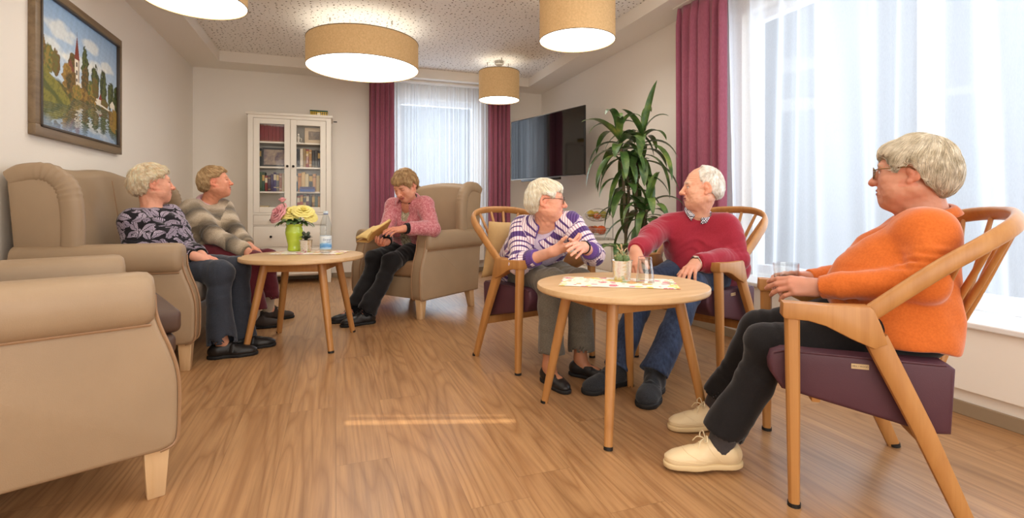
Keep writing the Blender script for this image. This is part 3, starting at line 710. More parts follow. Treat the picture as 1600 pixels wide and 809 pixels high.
# ---------------------------------------------------------------- painting on the left wall
PY0, PY1, PZ0, PZ1 = 3.42, 4.585, 1.29, 2.155
pt = thing('framed_painting', 'framed oil landscape with a church above a lake on the left wall', 'painting', (XL, PY0, PZ0))
w, hgt, fw = PY1-PY0, PZ1-PZ0, .062
M_PF = wood('walnut_frame', (104, 84, 60), (134, 112, 84), axis=1)
m = MB()
for x0, x1, y0, y1, z0, z1 in ((0, .035, 0, w, 0, fw), (0, .035, 0, w, hgt-fw, hgt), (0, .035, 0, fw, fw, hgt-fw), (0, .035, w-fw, w, fw, hgt-fw)): m.box(x0, x1, y0, y1, z0, z1, .003)
m.build('frame', M_PF, pt)
m = MB(); q = fw-.012
for y0, y1, z0, z1 in ((q, w-q, q, q+.014), (q, w-q, hgt-q-.014, hgt-q), (q, q+.014, q, hgt-q), (w-q-.014, w-q, q, hgt-q)): m.box(.02, .042, y0, y1, z0, z1, .003)
m.build('inner_bead', plain('dark_bead', (64, 52, 40), .4), pt)
def paint():
    nu, nv = 300, 230; rs = np.random.RandomState(3)
    u, v = np.meshgrid(np.linspace(0, 1, nu), np.linspace(0, 1, nv), indexing='ij')
    def fbm(u, v, f, seed):
        r = np.random.RandomState(seed); o = 0*u
        for i in range(5):
            for j in range(3):
                a = r.rand()*6.28; ff = f*2**i*(.7+.6*r.rand()); o = o+np.sin(ff*(u*np.cos(a)+v*np.sin(a))*6.28+r.rand()*6.28)/2**i
        return o/3.2
    c = np.zeros((nu, nv, 3)); L = lambda *x: np.array(lin(x))
    def put(mask, col): mask = np.clip(mask, 0, 1)[..., None]; c[:] = c*(1-mask)+np.asarray(col)*mask
    def soft(x, s=.01): return np.clip(x/s+.5, 0, 1)
    n1, n2, n3 = fbm(u, v, 2.2, 1), fbm(u, v, 7, 2), fbm(u, v, 18, 4)
    sky = L(212, 222, 224)*(1-v)[..., None]+L(138, 170, 206)*v[..., None]; c[:] = sky
    for cu, cv, ru, rv in ((.22, .80, .16, .07), (.60, .83, .11, .055), (.84, .72, .10, .05), (.70, .67, .12, .05), (.10, .62, .16, .08), (.46, .62, .2, .06)):
        put(.62*soft(1-((u-cu)/ru)**2-((v-cv)/rv)**2+.5*n2, .9), L(236, 234, 222))
    # far trees, then church, then bank
    put(soft(.41-.10*u+.02*n2-v, .03), L(84, 84, 36)); put(.5*soft(.38-.10*u-v, .05)*soft(n3, .5), L(140, 104, 42))
    def tree(cu, base, w_, h_, col, col2, sd):
        e = 1-((u-cu)/w_)**2-((v-base-h_*.52)/(h_*.52))**2+.42*fbm(u, v, 13, sd); put(soft(e, .25), col); put(.65*soft(e-.25, .3)*soft(n3+.15, .4), col2)
    G1, G2, O1, O2 = L(46, 58, 28), L(94, 104, 44), L(112, 84, 34), L(158, 124, 52)
    for cu, w_, h_, s_ in ((.52, .05, .44, 11), (.66, .055, .33, 12), (.78, .05, .33, 13), (.90, .045, .27, 14), (.985, .04, .24, 15)): tree(cu, .33, w_, h_, G1, G2, s_)
    for cu, w_, h_, a_, b_, s_ in ((.02, .06, .27, O1, O2, 21), (.10, .05, .22, G2, O2, 22), (.17, .045, .20, O1, G2, 23), (.36, .05, .25, O1, G1, 25)): tree(cu, .42, w_, h_, a_, b_, s_)
    # church
    W1, W2, RF = L(226, 216, 196), L(176, 160, 140), L(124, 52, 38)
    put(((u > .27) & (u < .40) & (v < .62-(abs(u-.335))*1.9) & (v > .40)), L(120, 62, 44)); put(((u > .385) & (u < .445) & (v > .40) & (v < .645)), W1); put(((u > .425) & (u < .445) & (v > .40) & (v < .645)), W2)
    put(((abs(u-.415) < .032*(.845-v)/.20) & (v > .64) & (v < .845)), RF); put(((abs(u-.415) < .003) & (v > .84) & (v < .875)), L(60, 50, 44))
    for zz in (.60, .53, .46): put(((abs(u-.412) < .008) & (abs(v-zz) < .02)), L(84, 70, 60))
    put(((u > .36) & (u < .47) & (v > .385) & (v < .45) & (u-.36 > .0)), W1*.95); put(((u > .33) & (u < .40) & (v > .40) & (v < .52)), O1*.9)
    for cu, w_, h_, a_, b_, s_ in ((.30, .06, .22, O2, O1, 26), (.33, .05, .15, O1, G1, 27), (.52, .05, .26, O1, G1, 31), (.60, .05, .17, G2, O2, 32), (.66, .045, .22, O1, G2, 33)): tree(cu, .34, w_, h_, a_, b_, s_)
    put(((u > .70) & (u < .775) & (v > .335) & (v < .36+.09*(1-abs(u-.737)/.04))), L(140, 50, 40)); put(((u > .675) & (u < .745) & (v > .33) & (v < .385)), W1)
    put(((u > .885) & (u < .965) & (v > .35) & (v < .385+.04*(1-abs(u-.925)/.04))), W1)
    for cu, w_, h_, a_, b_, s_ in ((.80, .06, .10, O1, G2, 41), (.62, .06, .09, O2, G1, 42), (.50, .08, .12, O1, O2, 43), (.42, .06, .12, O2, G2, 44)): tree(cu, .30, w_, h_, a_, b_, s_)
    # left meadow bank
    bank = .50-.62*u-.25*u*u+.015*n2; put(soft(bank-v, .012)*(u < .52), L(140, 130, 50)); put(.7*soft(bank-v-.05+.06*n1, .06)*(u < .5), L(128, 124, 44)); put(.6*soft(n3-.2, .4)*soft(bank-v, .01), L(92, 96, 36)); put(.8*soft(.03-abs(bank-v-.13), .02)*(u < .32), L(74, 84, 36))
    # lake with mirror image
    shore = np.where(u < .36, .185+.02*n1+.22*np.clip(u-.12, 0, 1), np.where(u < .62, .30+.15*(.40-u)*0+.02*np.sin(u*20), .315-.0*u)); shore = np.interp(u, [0, .15, .30, .36, .45, .62, .85, 1], [.19, .20, .22, .28, .305, .315, .30, .22])+.008*n2
    wat = v < shore; mv = np.clip(2*shore-v*1.0, 0, 1); iu = np.clip(((u+.012*np.sin(v*210+8*n1)+.01*n3)*(nu-1)).astype(int), 0, nu-1); iv = np.clip((np.clip(shore+(shore-v)*1.55, 0, 1)*(nv-1)).astype(int), 0, nv-1)
    ref = c[iu, iv]*.72+L(74, 92, 58)*.22; m_ = wat[..., None]; c[:] = np.where(m_, ref, c)
    put(wat*.55*soft(.07-v+.03*n1, .08), L(140, 166, 204)); put(wat*.14*soft(np.sin(v*330+6*n1)-.3+n3, .5), L(190, 198, 180)); put(wat*.35*soft(.035-abs(v-shore+.02), .03), L(50, 54, 34))
    put(soft(.007-abs(v-(.352-.16*(u-.66))), .004)*(u > .66)*(u < .89), L(226, 218, 200))
    tree(.955, .13, .075, .20, O2, L(120, 104, 40), 51); tree(.90, .19, .04, .13, O1, O2, 52)
    return np.clip(c*(1+.07*n3[..., None]), 0, 1)
pc = paint(); nu, nv = pc.shape[:2]; x0, x1, z0, z1 = fw, w-fw, fw, hgt-fw
uu, vv = np.meshgrid(np.linspace(x0, x1, nu), np.linspace(z0, z1, nv), indexing='ij')
verts = np.stack([np.full(nu*nv, .022), uu.ravel(), vv.ravel()], 1); ii = np.arange((nu-1)*nv).reshape(nu-1, nv)[:, :-1].ravel()
me = bpy.data.meshes.new('canvas'); me.from_pydata(verts, [], np.stack([ii, ii+nv, ii+nv+1, ii+1], 1)); ca = me.color_attributes.new('Col', 'FLOAT_COLOR', 'POINT')
ca.data.foreach_set('color', np.concatenate([pc.reshape(-1, 3), np.ones((nu*nv, 1))], 1).astype(np.float32).ravel())
cn = link_mesh('canvas', me, attr_mat('oil_paint', .45, .25, 140), pt)
MB().box(.004, .020, x0-.005, x1+.005, z0-.005, z1+.005).build('backing', plain('canvas_back', (120, 100, 80), .8), pt, smooth=False)
# ---------------------------------------------------------------- implicit surfaces for the people
def nrm_(v): v = np.asarray(v, float); return v/np.linalg.norm(v)
def V(*a): return np.array(a, float)
class Sdf:
    """smooth-union field of capsules and ellipsoids; o, M, s is the current local frame"""
    def __init__(s): s.ops = []; s.o = np.zeros(3); s.M = np.eye(3); s.s = 1.0; s.disp = None; s.dmax = 0
    def frame(s, o=(0, 0, 0), M=np.eye(3), sc=1.0): s.o = np.asarray(o, float); s.M = np.asarray(M, float); s.s = sc; return s
    def W(s, p): return s.o+s.s*(s.M @ np.asarray(p, float))
    def cap(s, a, b, ra, rb=None, k=.02, op='u', flat=False):
        rb = ra if rb is None else rb
        a, b = s.W(a), s.W(b); ra *= s.s; rb *= s.s; k *= s.s; ab = b-a; L2 = max(ab@ab, 1e-12); L = math.sqrt(L2); ax = ab/L
        def f(P):
            pa = P-a; t = np.clip((pa@ab)/L2, 0, 1); d = np.sqrt(((pa-t[:, None]*ab)**2).sum(1))-(ra+(rb-ra)*t)
            if flat:
                e = (P-b)@ax; d = np.maximum(d, e)
                rad = np.sqrt(np.maximum(((pa)**2).sum(1)-(pa@ax)**2, 0)); dd = np.maximum(rad-(ra+(rb-ra)*t), e); d = np.where((pa@ax) > L*.6, dd, d)
            return d
        s.ops.append((f, (a+b)/2, L/2+max(ra, rb), k, op)); return s
    def ell(s, c, r, k=.02, op='u', R=None, bend=0):
        c = s.W(c); RR = s.M if R is None else s.M @ R; r = np.asarray(r, float)*s.s; k *= s.s; mn = r.min(); bd = bend/s.s
        def f(P):
            q = (P-c) @ RR
            if bd: q = q.copy(); q[:, 2] -= bd*q[:, 0]**2
            k0 = np.sqrt(((q/r)**2).sum(1)); k1 = np.sqrt(((q/r**2)**2).sum(1))+1e-9
            return np.where(k0 < 1e-4, -mn, k0*(k0-1)/k1)
        s.ops.append((f, c, r.max(), k, op)); return s
    def half(s, c, n, k=.0):
        """keep the side n points to"""
        c = s.W(c); n = s.M @ nrm_(n)
        s.ops.append((lambda P: -(P-c)@n, c, 1e3, k*s.s, 'i')); return s
    def fn(s, f, c, r, k=0, op='i'): s.ops.append((f, np.asarray(c, float), r, k, op)); return s
    def ev(s, P, idx=None):
        d = np.full(len(P), 1.0)
        for i in (range(len(s.ops)) if idx is None else idx):
            f, c, r, k, op = s.ops[i]; e = f(P)
            if op == 'u':
                if k > 0: h = np.maximum(k-np.abs(d-e), 0)/k; d = np.minimum(d, e)-h*h*k*.25
                else: d = np.minimum(d, e)
            else:
                if op == 's': e = -e
                if k > 0: h = np.maximum(k-np.abs(d-e), 0)/k; d = np.maximum(d, e)+h*h*k*.25
                else: d = np.maximum(d, e)
        if s.disp is not None: d = d+s.disp(P)
        return d
    def grad(s, P, e=.0015):
        g = np.stack([s.ev(P+np.eye(3)[i]*e)-s.ev(P-np.eye(3)[i]*e) for i in range(3)], 1); return g/(np.linalg.norm(g, axis=1)[:, None]+1e-9)
    def bounds(s, pad=.03):
        u = [(c-r, c+r) for f, c, r, k, op in s.ops if op == 'u']; return np.min([a for a, b in u], 0)-pad, np.max([b for a, b in u], 0)+pad
    def mesh(s, h, lo=None, hi=None):
        a, b = s.bounds(); lo = a if lo is None else np.maximum(a, lo); hi = b if hi is None else np.minimum(b, hi)
        B = 10; nb = np.maximum(1, np.ceil((hi-lo)/(h*B)).astype(int)); n = nb*B+1
        G = np.empty(n, np.float32); half = h*B*.5*math.sqrt(3)
        bi = np.stack(np.meshgrid(*[np.arange(q) for q in nb], indexing='ij'), -1).reshape(-1, 3); cen = lo+(bi+.5)*h*B
        dc = s.ev(cen); off = np.stack(np.meshgrid(*[np.arange(B+1)]*3, indexing='ij'), -1).reshape(-1, 3)
        cs = np.array([o[1] for o in s.ops]); rs = np.array([o[2]+o[3] for o in s.ops]); isu = np.array([o[4] == 'u' for o in s.ops])
        for q, c, d0 in zip(bi, cen, dc):
            i0 = q*B; sl = tuple(slice(i, i+B+1) for i in i0)
            if abs(d0) > half*1.6+.03+s.dmax: G[sl] = d0; continue
        for q, c, d0 in zip(bi, cen, dc):
            if abs(d0) > half*1.6+.03+s.dmax: continue
            i0 = q*B; sl = tuple(slice(i, i+B+1) for i in i0)
            dist = np.linalg.norm(cs-c, axis=1)-rs-half; idx = np.where(dist < .035)[0]
            if len(idx) == 0: G[sl] = d0; continue
            G[sl] = s.ev(lo+(i0+off)*h, idx).reshape(B+1, B+1, B+1)
        S = G < 0
        c8 = [S[i:n[0]-1+i, j:n[1]-1+j, k:n[2]-1+k] for i in (0, 1) for j in (0, 1) for k in (0, 1)]
        cnt = np.zeros(n-1, np.int8)
        for c in c8: cnt += c
        act = (cnt > 0) & (cnt < 8); ids = np.full(n-1, -1, np.int64); cells = np.argwhere(act); ids[act] = np.arange(len(cells))
        acc = np.zeros((len(cells), 3)); num = np.zeros(len(cells))
        for ax in range(3):
            o1, o2 = [q for q in range(3) if q != ax]
            for i in (0, 1):
                for j in (0, 1):
                    p = cells.copy(); p[:, o1] += i; p[:, o2] += j; p2 = p.copy(); p2[:, ax] += 1
                    va = G[tuple(p.T)]; vb = G[tuple(p2.T)]; cr = (va < 0) != (vb < 0); t = np.where(cr, va/np.where(cr, va-vb, 1), 0)
                    pt = p.astype(float); pt[:, ax] += t; acc += pt*cr[:, None]; num += cr
        verts = lo+acc/num[:, None]*h; quads = []
        for ax in range(3):
            o1, o2 = [(1, 2), (2, 0), (0, 1)][ax]
            sl0 = [slice(None)]*3; sl1 = [slice(None)]*3; sl0[ax] = slice(0, -1); sl1[ax] = slice(1, None)
            a_, b_ = S[tuple(sl0)], S[tuple(sl1)]; e = np.argwhere(a_ != b_); e = e[(e[:, o1] > 0) & (e[:, o2] > 0) & (e[:, o1] < n[o1]-1) & (e[:, o2] < n[o2]-1)]
            fl_ = a_[tuple(e.T)]; q = []
            for d1, d2 in ((1, 1), (0, 1), (0, 0), (1, 0)):
                c = e.copy(); c[:, o1] -= d1; c[:, o2] -= d2; q.append(ids[tuple(c.T)])
            q = np.stack(q, 1); q[~fl_] = q[~fl_][:, ::-1]; quads.append(q)
        return verts, np.concatenate(quads)
def wave_noise(seed, freq, n=7, aniso=(1, 1, 1)):
    r = np.random.RandomState(seed); D = r.normal(size=(n, 3)); D /= np.linalg.norm(D, axis=1)[:, None]; D *= (freq*(.6+.9*r.rand(n)))[:, None]*np.array(aniso); ph = r.rand(n)*6.28
    return lambda P: np.sin(P@D.T+ph).sum(1)/math.sqrt(n)
def np_mesh(name, v, q, base, m, parent, col=None, extra=None, sharp=None):
    me = bpy.data.meshes.new(name); me.from_pydata((np.asarray(v)-base).astype(np.float32), [], np.asarray(q)); me.update()
    def put(nm, a):
        ca = me.color_attributes.new(nm, 'FLOAT_COLOR', 'POINT'); a = np.concatenate([a[:, :3], np.ones((len(a), 1))], 1)
        ca.data.foreach_set('color', a.astype(np.float32).ravel())
    if col is not None: put('Col', col)
    if extra is not None: put('gc', extra)
    return link_mesh(name, me, m, parent)
def relax(v, q, n=1, w=.5):
    e = np.concatenate([q[:, [0, 1]], q[:, [1, 2]], q[:, [2, 3]], q[:, [3, 0]]]); e = np.concatenate([e, e[:, ::-1]]); deg = np.bincount(e[:, 0], minlength=len(v))+1e-9
    for _ in range(n):
        a = np.stack([np.bincount(e[:, 0], weights=v[e[:, 1], i], minlength=len(v)) for i in range(3)], 1)/deg[:, None]; v = v*(1-w)+a*w
    return v

# ---- head (local: x right, y forward, z up, origin between the ears, 0.23 m tall)
def head_prims(b, smile=0., age=1., nose=1., jaw=1., mouth_open=0., chub=0.):
    b.ell((0, -.012, .030), (.0755, .097, .085), k=.0)
    b.ell((0, .030, -.030), (.060+.004*chub, .062, .083), k=.03)
    for s in (-1, 1):
        b.cap((s*.050, -.004, -.055), (s*.020*jaw, .062, -.093), .022+.004*chub, .020, k=.03)
        b.ell((s*.037, .058, -.027), (.027, .027, .024+.004*chub), k=.028)
        b.ell((s*.040, .040, -.066), (.022+.005*chub, .030, .026), k=.03)
    b.ell((0, .073, -.095), (.021, .018, .016), k=.024)
    b.ell((0, .030, -.100), (.034, .040, .018+.010*chub), k=.03)
    b.cap((-.034, .079, .026), (.034, .079, .026), .011, k=.018)
    b.ell((0, .084, -.064), (.026, .014, .022), k=.02)
    for s in (-1, 1): b.ell((s*.0315, .099, .006), (.018, .016, .0125), k=.014, op='s')
    for s in (-1, 1):
        b.ell((s*.0305, .0765, .005), (.0125, .0125, .0125), k=.002)
        b.ell((s*.0305, .0795, .0125), (.0165, .0105, .0058), k=.004)
        b.ell((s*.0305, .0795, -.0045-.001*smile), (.0155, .0095, .0052), k=.004)
        b.ell((s*.030, .0815, -.0165), (.014, .006, .0055), k=.008)
    b.cap((0, .087, .016), (0, .106*1.0+.004*nose, -.024), .0080, .0105, k=.010)
    b.ell((0, .1075+.004*nose, -.029), (.0125, .0125, .0115), k=.008)
    for s in (-1, 1):
        b.ell((s*.0120, .0985, -.0315), (.0078, .0105, .0082), k=.006)
        b.ell((s*.0062, .1055, -.0400), (.0032, .0048, .0042), k=.003, op='s')
        b.cap((s*.0195, .091, -.036), (s*(.029+.004*smile), .079, -.060), .0022*age, .0016, k=.007, op='s')
    bd = smile*13.0; dz = -.003*smile
    b.ell((0, .0965, -.0555+dz), (.0215+.004*smile, .0062, .0042), k=.004, bend=bd)
    b.ell((0, .0955, -.0675+dz-.004*mouth_open), (.0185+.004*smile, .0068, .0052), k=.004, bend=bd)
    b.ell((0, .103, -.0615+dz-.002*mouth_open), (.0225+.004*smile, .010, .0012+.0045*mouth_open), k=.002, op='s', bend=bd)
    for s in (-1, 1):
        R = np.array(Matrix.Rotation(s*.28, 3, 'Z') @ Matrix.Rotation(-.22, 3, 'X'))
        b.ell((s*.0785, -.012, -.004), (.0065, .0185, .0320), k=.006, R=R)
        b.ell((s*.0850, -.009, .000), (.0062, .0125, .0215), k=.003, op='s', R=R)
        b.ell((s*.0800, -.006, -.006), (.0040, .0060, .0100), k=.003, R=R)
        b.ell((s*.0760, .000, -.0345), (.0055, .0085, .0085), k=.006)
def head_color(q, skin, lip, brow, iris, smile, closed, redness=1.0):
    """albedo of the face by anatomical place; q local points"""
    n = len(q); c = np.tile(np.array(lin(skin)), (n, 1)); x, y, z = np.abs(q[:, 0]), q[:, 1], q[:, 2]
    def mix(m, col): m = np.clip(m, 0, 1)[:, None]; c[:] = c*(1-m)+np.asarray(col)*m
    red = np.array(lin(skin))*np.array([1.02, .70, .66])
    w1, w2 = wave_noise(5, 160), wave_noise(6, 420); nn = w1(q)
    mix(.10*np.clip(nn, 0, 2)*(y > .0), red*.9); mix(.10*np.clip(w2(q)-.5, 0, 1)*(y > .0), np.array(lin(skin))*np.array([.72, .58, .5]))
    mix(.55*redness*np.exp(-((x-.038)**2/.016**2+(z+.028)**2/.018**2))*(y > .02), red)
    mix(.55*redness*np.exp(-(x**2/.016**2+(z+.030)**2/.014**2))*(y > .085), red)
    mix(.5*(x > .071)*(z < .04)*(z > -.05)*(y > -.05)*(y < .03), red)
    mix(.35*np.exp(-((x-.0305)**2/.019**2+(z-.003)**2/.013**2))*(y > .06), red*.72)
    zl = z-smile*13.0*q[:, 0]**2+.003*smile
    lipm = (x < .0225+.004*smile)*(y > .083)*(zl < -.0515)*(zl > -.0735-.004*0); mix(.85*lipm, lin(lip)); mix(.85*(lipm*(np.abs(zl+.0615) < .0016)*(x < .022)), np.array(lin(lip))*.30)
    for s in (-1, 1):
        ec = V(s*.0305, .0765, .005); d = np.linalg.norm(q-ec, axis=1)
        if closed: mix(.8*(x > .018)*(x < .044)*(np.abs(z-(.003-.10*(x-.0305)**2*40)) < .0016)*(y > .07), V(.05, .03, .025))
        else:
            op = (d < .0129)*(y > .0835)*(np.abs(z-.004) < .0046)*(np.sign(q[:, 0]) == s); mix(.95*op, V(.70, .66, .62))
            dd = np.hypot(q[:, 0]-s*.0300, z-.0045); mix(op*(dd < .0050), lin(iris)); mix(op*(dd < .0024), V(.01, .01, .01))
            mix(.6*(np.abs(z-.0088) < .0012)*(x > .017)*(x < .044)*(y > .072), V(.09, .06, .05))
    bz = .0245+.004*np.clip(1-((x-.030)/.018)**2, -1, 1); mix(.75*(x > .012)*(x < .049)*(np.abs(z-bz) < .0042)*(y > .055)*(.6+.4*np.clip(w2(q*1.6), -1, 1)), lin(brow))
    return c

def hand_prims(b, o, fdir, dors, left, curl, spread=1.0, thumb=(.55, .78, -.30), sc=.95):
    y = nrm_(fdir); z = np.asarray(dors, float); z = nrm_(z-y*(z@y)); x = np.cross(y, z); sx = 1 if left else -1
    b.frame(o, np.stack([x*sx, y, z], 1), sc)
    kn = [(.026, .086, .000), (.008, .091, .003), (-.010, .086, .001), (-.027, .076, -.003)]; mc = [(.013, .012, 0), (.005, .010, .002), (-.005, .010, .001), (-.013, .012, -.001)]
    ln = [(.041, .025, .020), (.045, .029, .021), (.042, .027, .020), (.033, .020, .017)]; sp = [.10, .02, -.06, -.16]; rr = [1, 1.03, .98, .86]
    b.cap((0, -.010, .0), (0, .014, 0), .0250, .0255, k=.02)
    b.cap((.013, .02, -.006), (.022, .055, -.010), .014, .012, k=.02); b.cap((-.016, .02, -.007), (-.022, .055, -.009), .0125, .0115, k=.02)
    for i in range(4): b.cap(mc[i], kn[i], .0135, .0112, k=.014)
    for i in range(4):
        p = V(*kn[i]); a = 0; c3 = curl[i] if hasattr(curl[i], '__len__') else (curl[i], curl[i]*1.05, curl[i]*.7); r0 = .0096*rr[i]
        for j in range(3):
            a += c3[j]; s_ = sp[i]*spread; d = V(math.sin(s_), math.cos(s_)*math.cos(a), -math.sin(a)); e = p+d*ln[i][j]
            b.cap(p, e, r0*(1-.07*j), r0*(.93-.08*j), k=.004 if j else .006); p = e
    p = V(.017, .018, -.008); e = V(.034, .046, -.016); b.cap(p, e, .0145, .0122, k=.012)
    d = nrm_(thumb); f = e+d*.033; b.cap(e, f, .0112, .0102, k=.006); d2 = nrm_(d+V(-.25, .25, -.05)); b.cap(f, f+d2*.026, .0100, .0082, k=.004)
    b.frame()

# ---- hair: shell plus combed locks
def hair_mesh(H, M, hs, st):
    b = Sdf(); b.frame(H, M, hs); vol = st.get('vol', 1.0)
    b.ell((0, -.013, .034), (.080*st.get('wide', 1), .101+.004*vol, .0885+.006*vol), k=0)
    if st.get('back', 1): b.ell((0, -.048, -.012), (.072*st.get('wide', 1), .070+.006*vol, .078), k=.03)
    if st.get('side', 1):
        for s in (-1, 1): b.ell((s*.062, -.012, .018), (.024+.004*vol, .062, .052), k=.02)
    if st.get('fringe', 1): b.ell((st.get('part', .0), .056, .070), (.056, .034, .028), k=.025)
    ys, zs = zip(*st['line']); Mi, o = M, np.asarray(H)
    def cut(P):
        q = (P-o)@Mi/hs; zl = np.interp(q[:, 1]+.010*np.sin(q[:, 0]*90), ys, zs)+st.get('sweep', 0)*q[:, 0]*(q[:, 1] > .0)+.006*np.sin(q[:, 0]*140+1)*(q[:, 1] > .05)-st.get('mid', 0)*np.clip(1-np.abs(q[:, 0])/.05, 0, 1)*(q[:, 1] > .04); return (zl-q[:, 2]+.004*np.sin(q[:, 0]*210+q[:, 1]*170))*hs*.8
    b.fn(cut, H, 1e3, .022*hs)
    if st.get('bald'): b.frame(H, M, hs); b.ell(*st['bald'], k=.012, op='s')
    w1 = wave_noise(st.get('seed', 1), 130); w2 = wave_noise(st.get('seed', 1)+9, 330); b.frame()
    def dsp(P):
        q = (P-o)@Mi/hs; a = np.arctan2(q[:, 0], q[:, 2]+.02); return hs*(-.0013*np.sin(a*34+w1(q)*1.6)*np.clip((.13-np.abs(q[:, 1]))*9, 0, 1)-.0018*w1(q)-.0006*w2(q))*st.get('tex', 1)
    b.disp = dsp; b.dmax = .008
    v, q = b.mesh(.0038); rs = np.random.RandomState(st.get('seed', 1)); c0, c1, c2 = [np.array(lin(c)) for c in st['cols']]
    lv = (v-o)@Mi/hs
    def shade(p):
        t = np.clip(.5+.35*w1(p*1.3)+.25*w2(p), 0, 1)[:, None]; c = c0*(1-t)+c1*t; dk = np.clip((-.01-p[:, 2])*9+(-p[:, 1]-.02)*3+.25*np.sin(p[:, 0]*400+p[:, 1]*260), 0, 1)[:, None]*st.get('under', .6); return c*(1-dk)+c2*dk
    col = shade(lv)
    # locks
    N = int(1.4*st.get('n', 1300)); pool = np.where(np.ones(len(v), bool))[0]; P_ = v[rs.choice(pool, N)]; crown = V(*st.get('crown', (0, -.045, .125)))
    ln = (st.get('len', .055)*(.6+.8*rs.rand(N)))*hs; K = 7; path = [P_]; P0 = P_; jit = rs.normal(size=(N, 3))*.35; lift = rs.rand(N)**2*st.get('fluff', .006)
    for k in range(K):
        lp = (P0-o)@Mi/hs; g = b.grad(P0); loc = lp-crown; flow = loc+np.stack([0*ln, .09*st.get('fwd', .5)*(lp[:, 2] > .03), -.05+0*ln], 1)+jit*.05; fl_ = flow@Mi.T
        fl_ -= g*(fl_*g).sum(1)[:, None]; fl_ /= np.linalg.norm(fl_, axis=1)[:, None]+1e-9; P0 = P0+fl_*(ln/K)[:, None]; d = b.ev(P0); P0 = P0-b.grad(P0)*(d-.0012*hs-lift*(k/K)**1.5)[:, None]; path.append(P0)
    path = np.stack(path, 1); dv = np.abs(b.ev(path.reshape(-1, 3))).reshape(N, -1).max(1); path = path[dv < (.010+st.get('fluff', .006))*hs]; N = len(path); t = np.gradient(path, axis=1); t /= np.linalg.norm(t, axis=2)[..., None]+1e-9; ref = np.broadcast_to(V(.3, .5, .8), t.shape); s1 = np.cross(t, ref); s1 /= np.linalg.norm(s1, axis=2)[..., None]+1e-9; s2 = np.cross(t, s1)
    rad = np.array([.9, 1.15, 1.2, 1.15, 1.0, .8, .55, .15])[None, :, None]*(.0009*hs*st.get('thick', 1)*(.6+.8*rs.rand(N)))[:, None, None]; K1 = K+1; tv = []
    for j in range(3): an = 2*PI*j/3; tv.append(path+(s1*math.cos(an)+s2*math.sin(an))*rad)
    tv = np.stack(tv, 2).reshape(-1, 3); base = len(v); ii = (np.arange(N)[:, None]*K1*3+np.arange(K)[None]*3).ravel(); tq = []
    for j in range(3): j2 = (j+1) % 3; tq.append(np.stack([ii+j, ii+j2, ii+3+j2, ii+3+j], 1))
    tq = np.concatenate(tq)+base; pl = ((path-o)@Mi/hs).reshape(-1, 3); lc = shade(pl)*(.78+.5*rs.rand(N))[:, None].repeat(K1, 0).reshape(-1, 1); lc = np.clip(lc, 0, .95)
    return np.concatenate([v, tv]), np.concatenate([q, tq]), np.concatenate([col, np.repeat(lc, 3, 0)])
M_SKIN = attr_mat('skin', .48, .18, 260, sss=.12, spec=.35)
M_HAIR = attr_mat('hair', .5, 0, spec=.35)
M_LENS = clear_glass('spectacle_lens', (.96, .97, .97))
# ---- building one person from joints
def fold_disp(cfg):
    """cloth folds: ripples across the limb near each joint plus a loose drape"""
    js, seed, amp = cfg; w = wave_noise(seed, 34); w2 = wave_noise(seed+3, 75)
    def f(P):
        d = amp*(.0042*w(P*V(1, 1, .8))+.0016*w2(P))
        for c, ax, lam, sig, a in js:
            r = P-c; g = np.exp(-(r**2).sum(1)/sig**2); x = 2*PI*(r@ax)/lam+2.2*w(P)+1.1*w2(P*.5); d = d-1.35*a*g*(.6+.4*w2(P*.6))*np.sin(x+.6*np.sin(x))
        return d
    return f
def axial(P, segs):
    """(distance along nearest segment + its offset, around, which)"""
    best = np.full(len(P), 9.); o = np.zeros((len(P), 3))
    for i, (a, b, r, off, side) in enumerate(segs):
        ab = b-a; L = np.linalg.norm(ab); t = np.clip(((P-a)@ab)/L**2, -.3, 1.3); q = P-a-t[:, None]*ab; d = np.linalg.norm(q, axis=1)-r; m = d < best
        best = np.where(m, d, best); o[m, 0] = (off+t*L)[m]; o[m, 1] = (np.arctan2(q@side, q@np.cross(ab/L, side))*max(r, .04))[m]; o[m, 2] = i/10
    return o
def collar(name, nb, up, fwd, m, parent, base, r0=.058, r1=.078, hgt=.040, drop=.034, gap=.35, tip=.03, lift=0):
    up = nrm_(up); f = nrm_(fwd-up*(fwd@up)); s = np.cross(f, up)
    def fn(u, v):
        a = gap+(2*PI-2*gap)*u; e = abs(2*u-1)**6; dr = f*math.cos(a)*1.06+s*math.sin(a)
        if v < .4: t = v/.4; p = nb+dr*(r0+.004*t)+up*(lift+hgt*(t-.35)*(1-.35*e))
        else: t = (v-.4)/.6; p = nb+dr*(r0+.005+(r1-r0)*t+tip*.4*e*t)+up*(lift+hgt*.65*(1-.35*e)-(drop+tip*e)*t+.010*math.sin(PI*t))
        return tuple(p-base)
    o = MB().grid(fn, 48, 10).build(name, m, parent); solidify(o, .003); return o
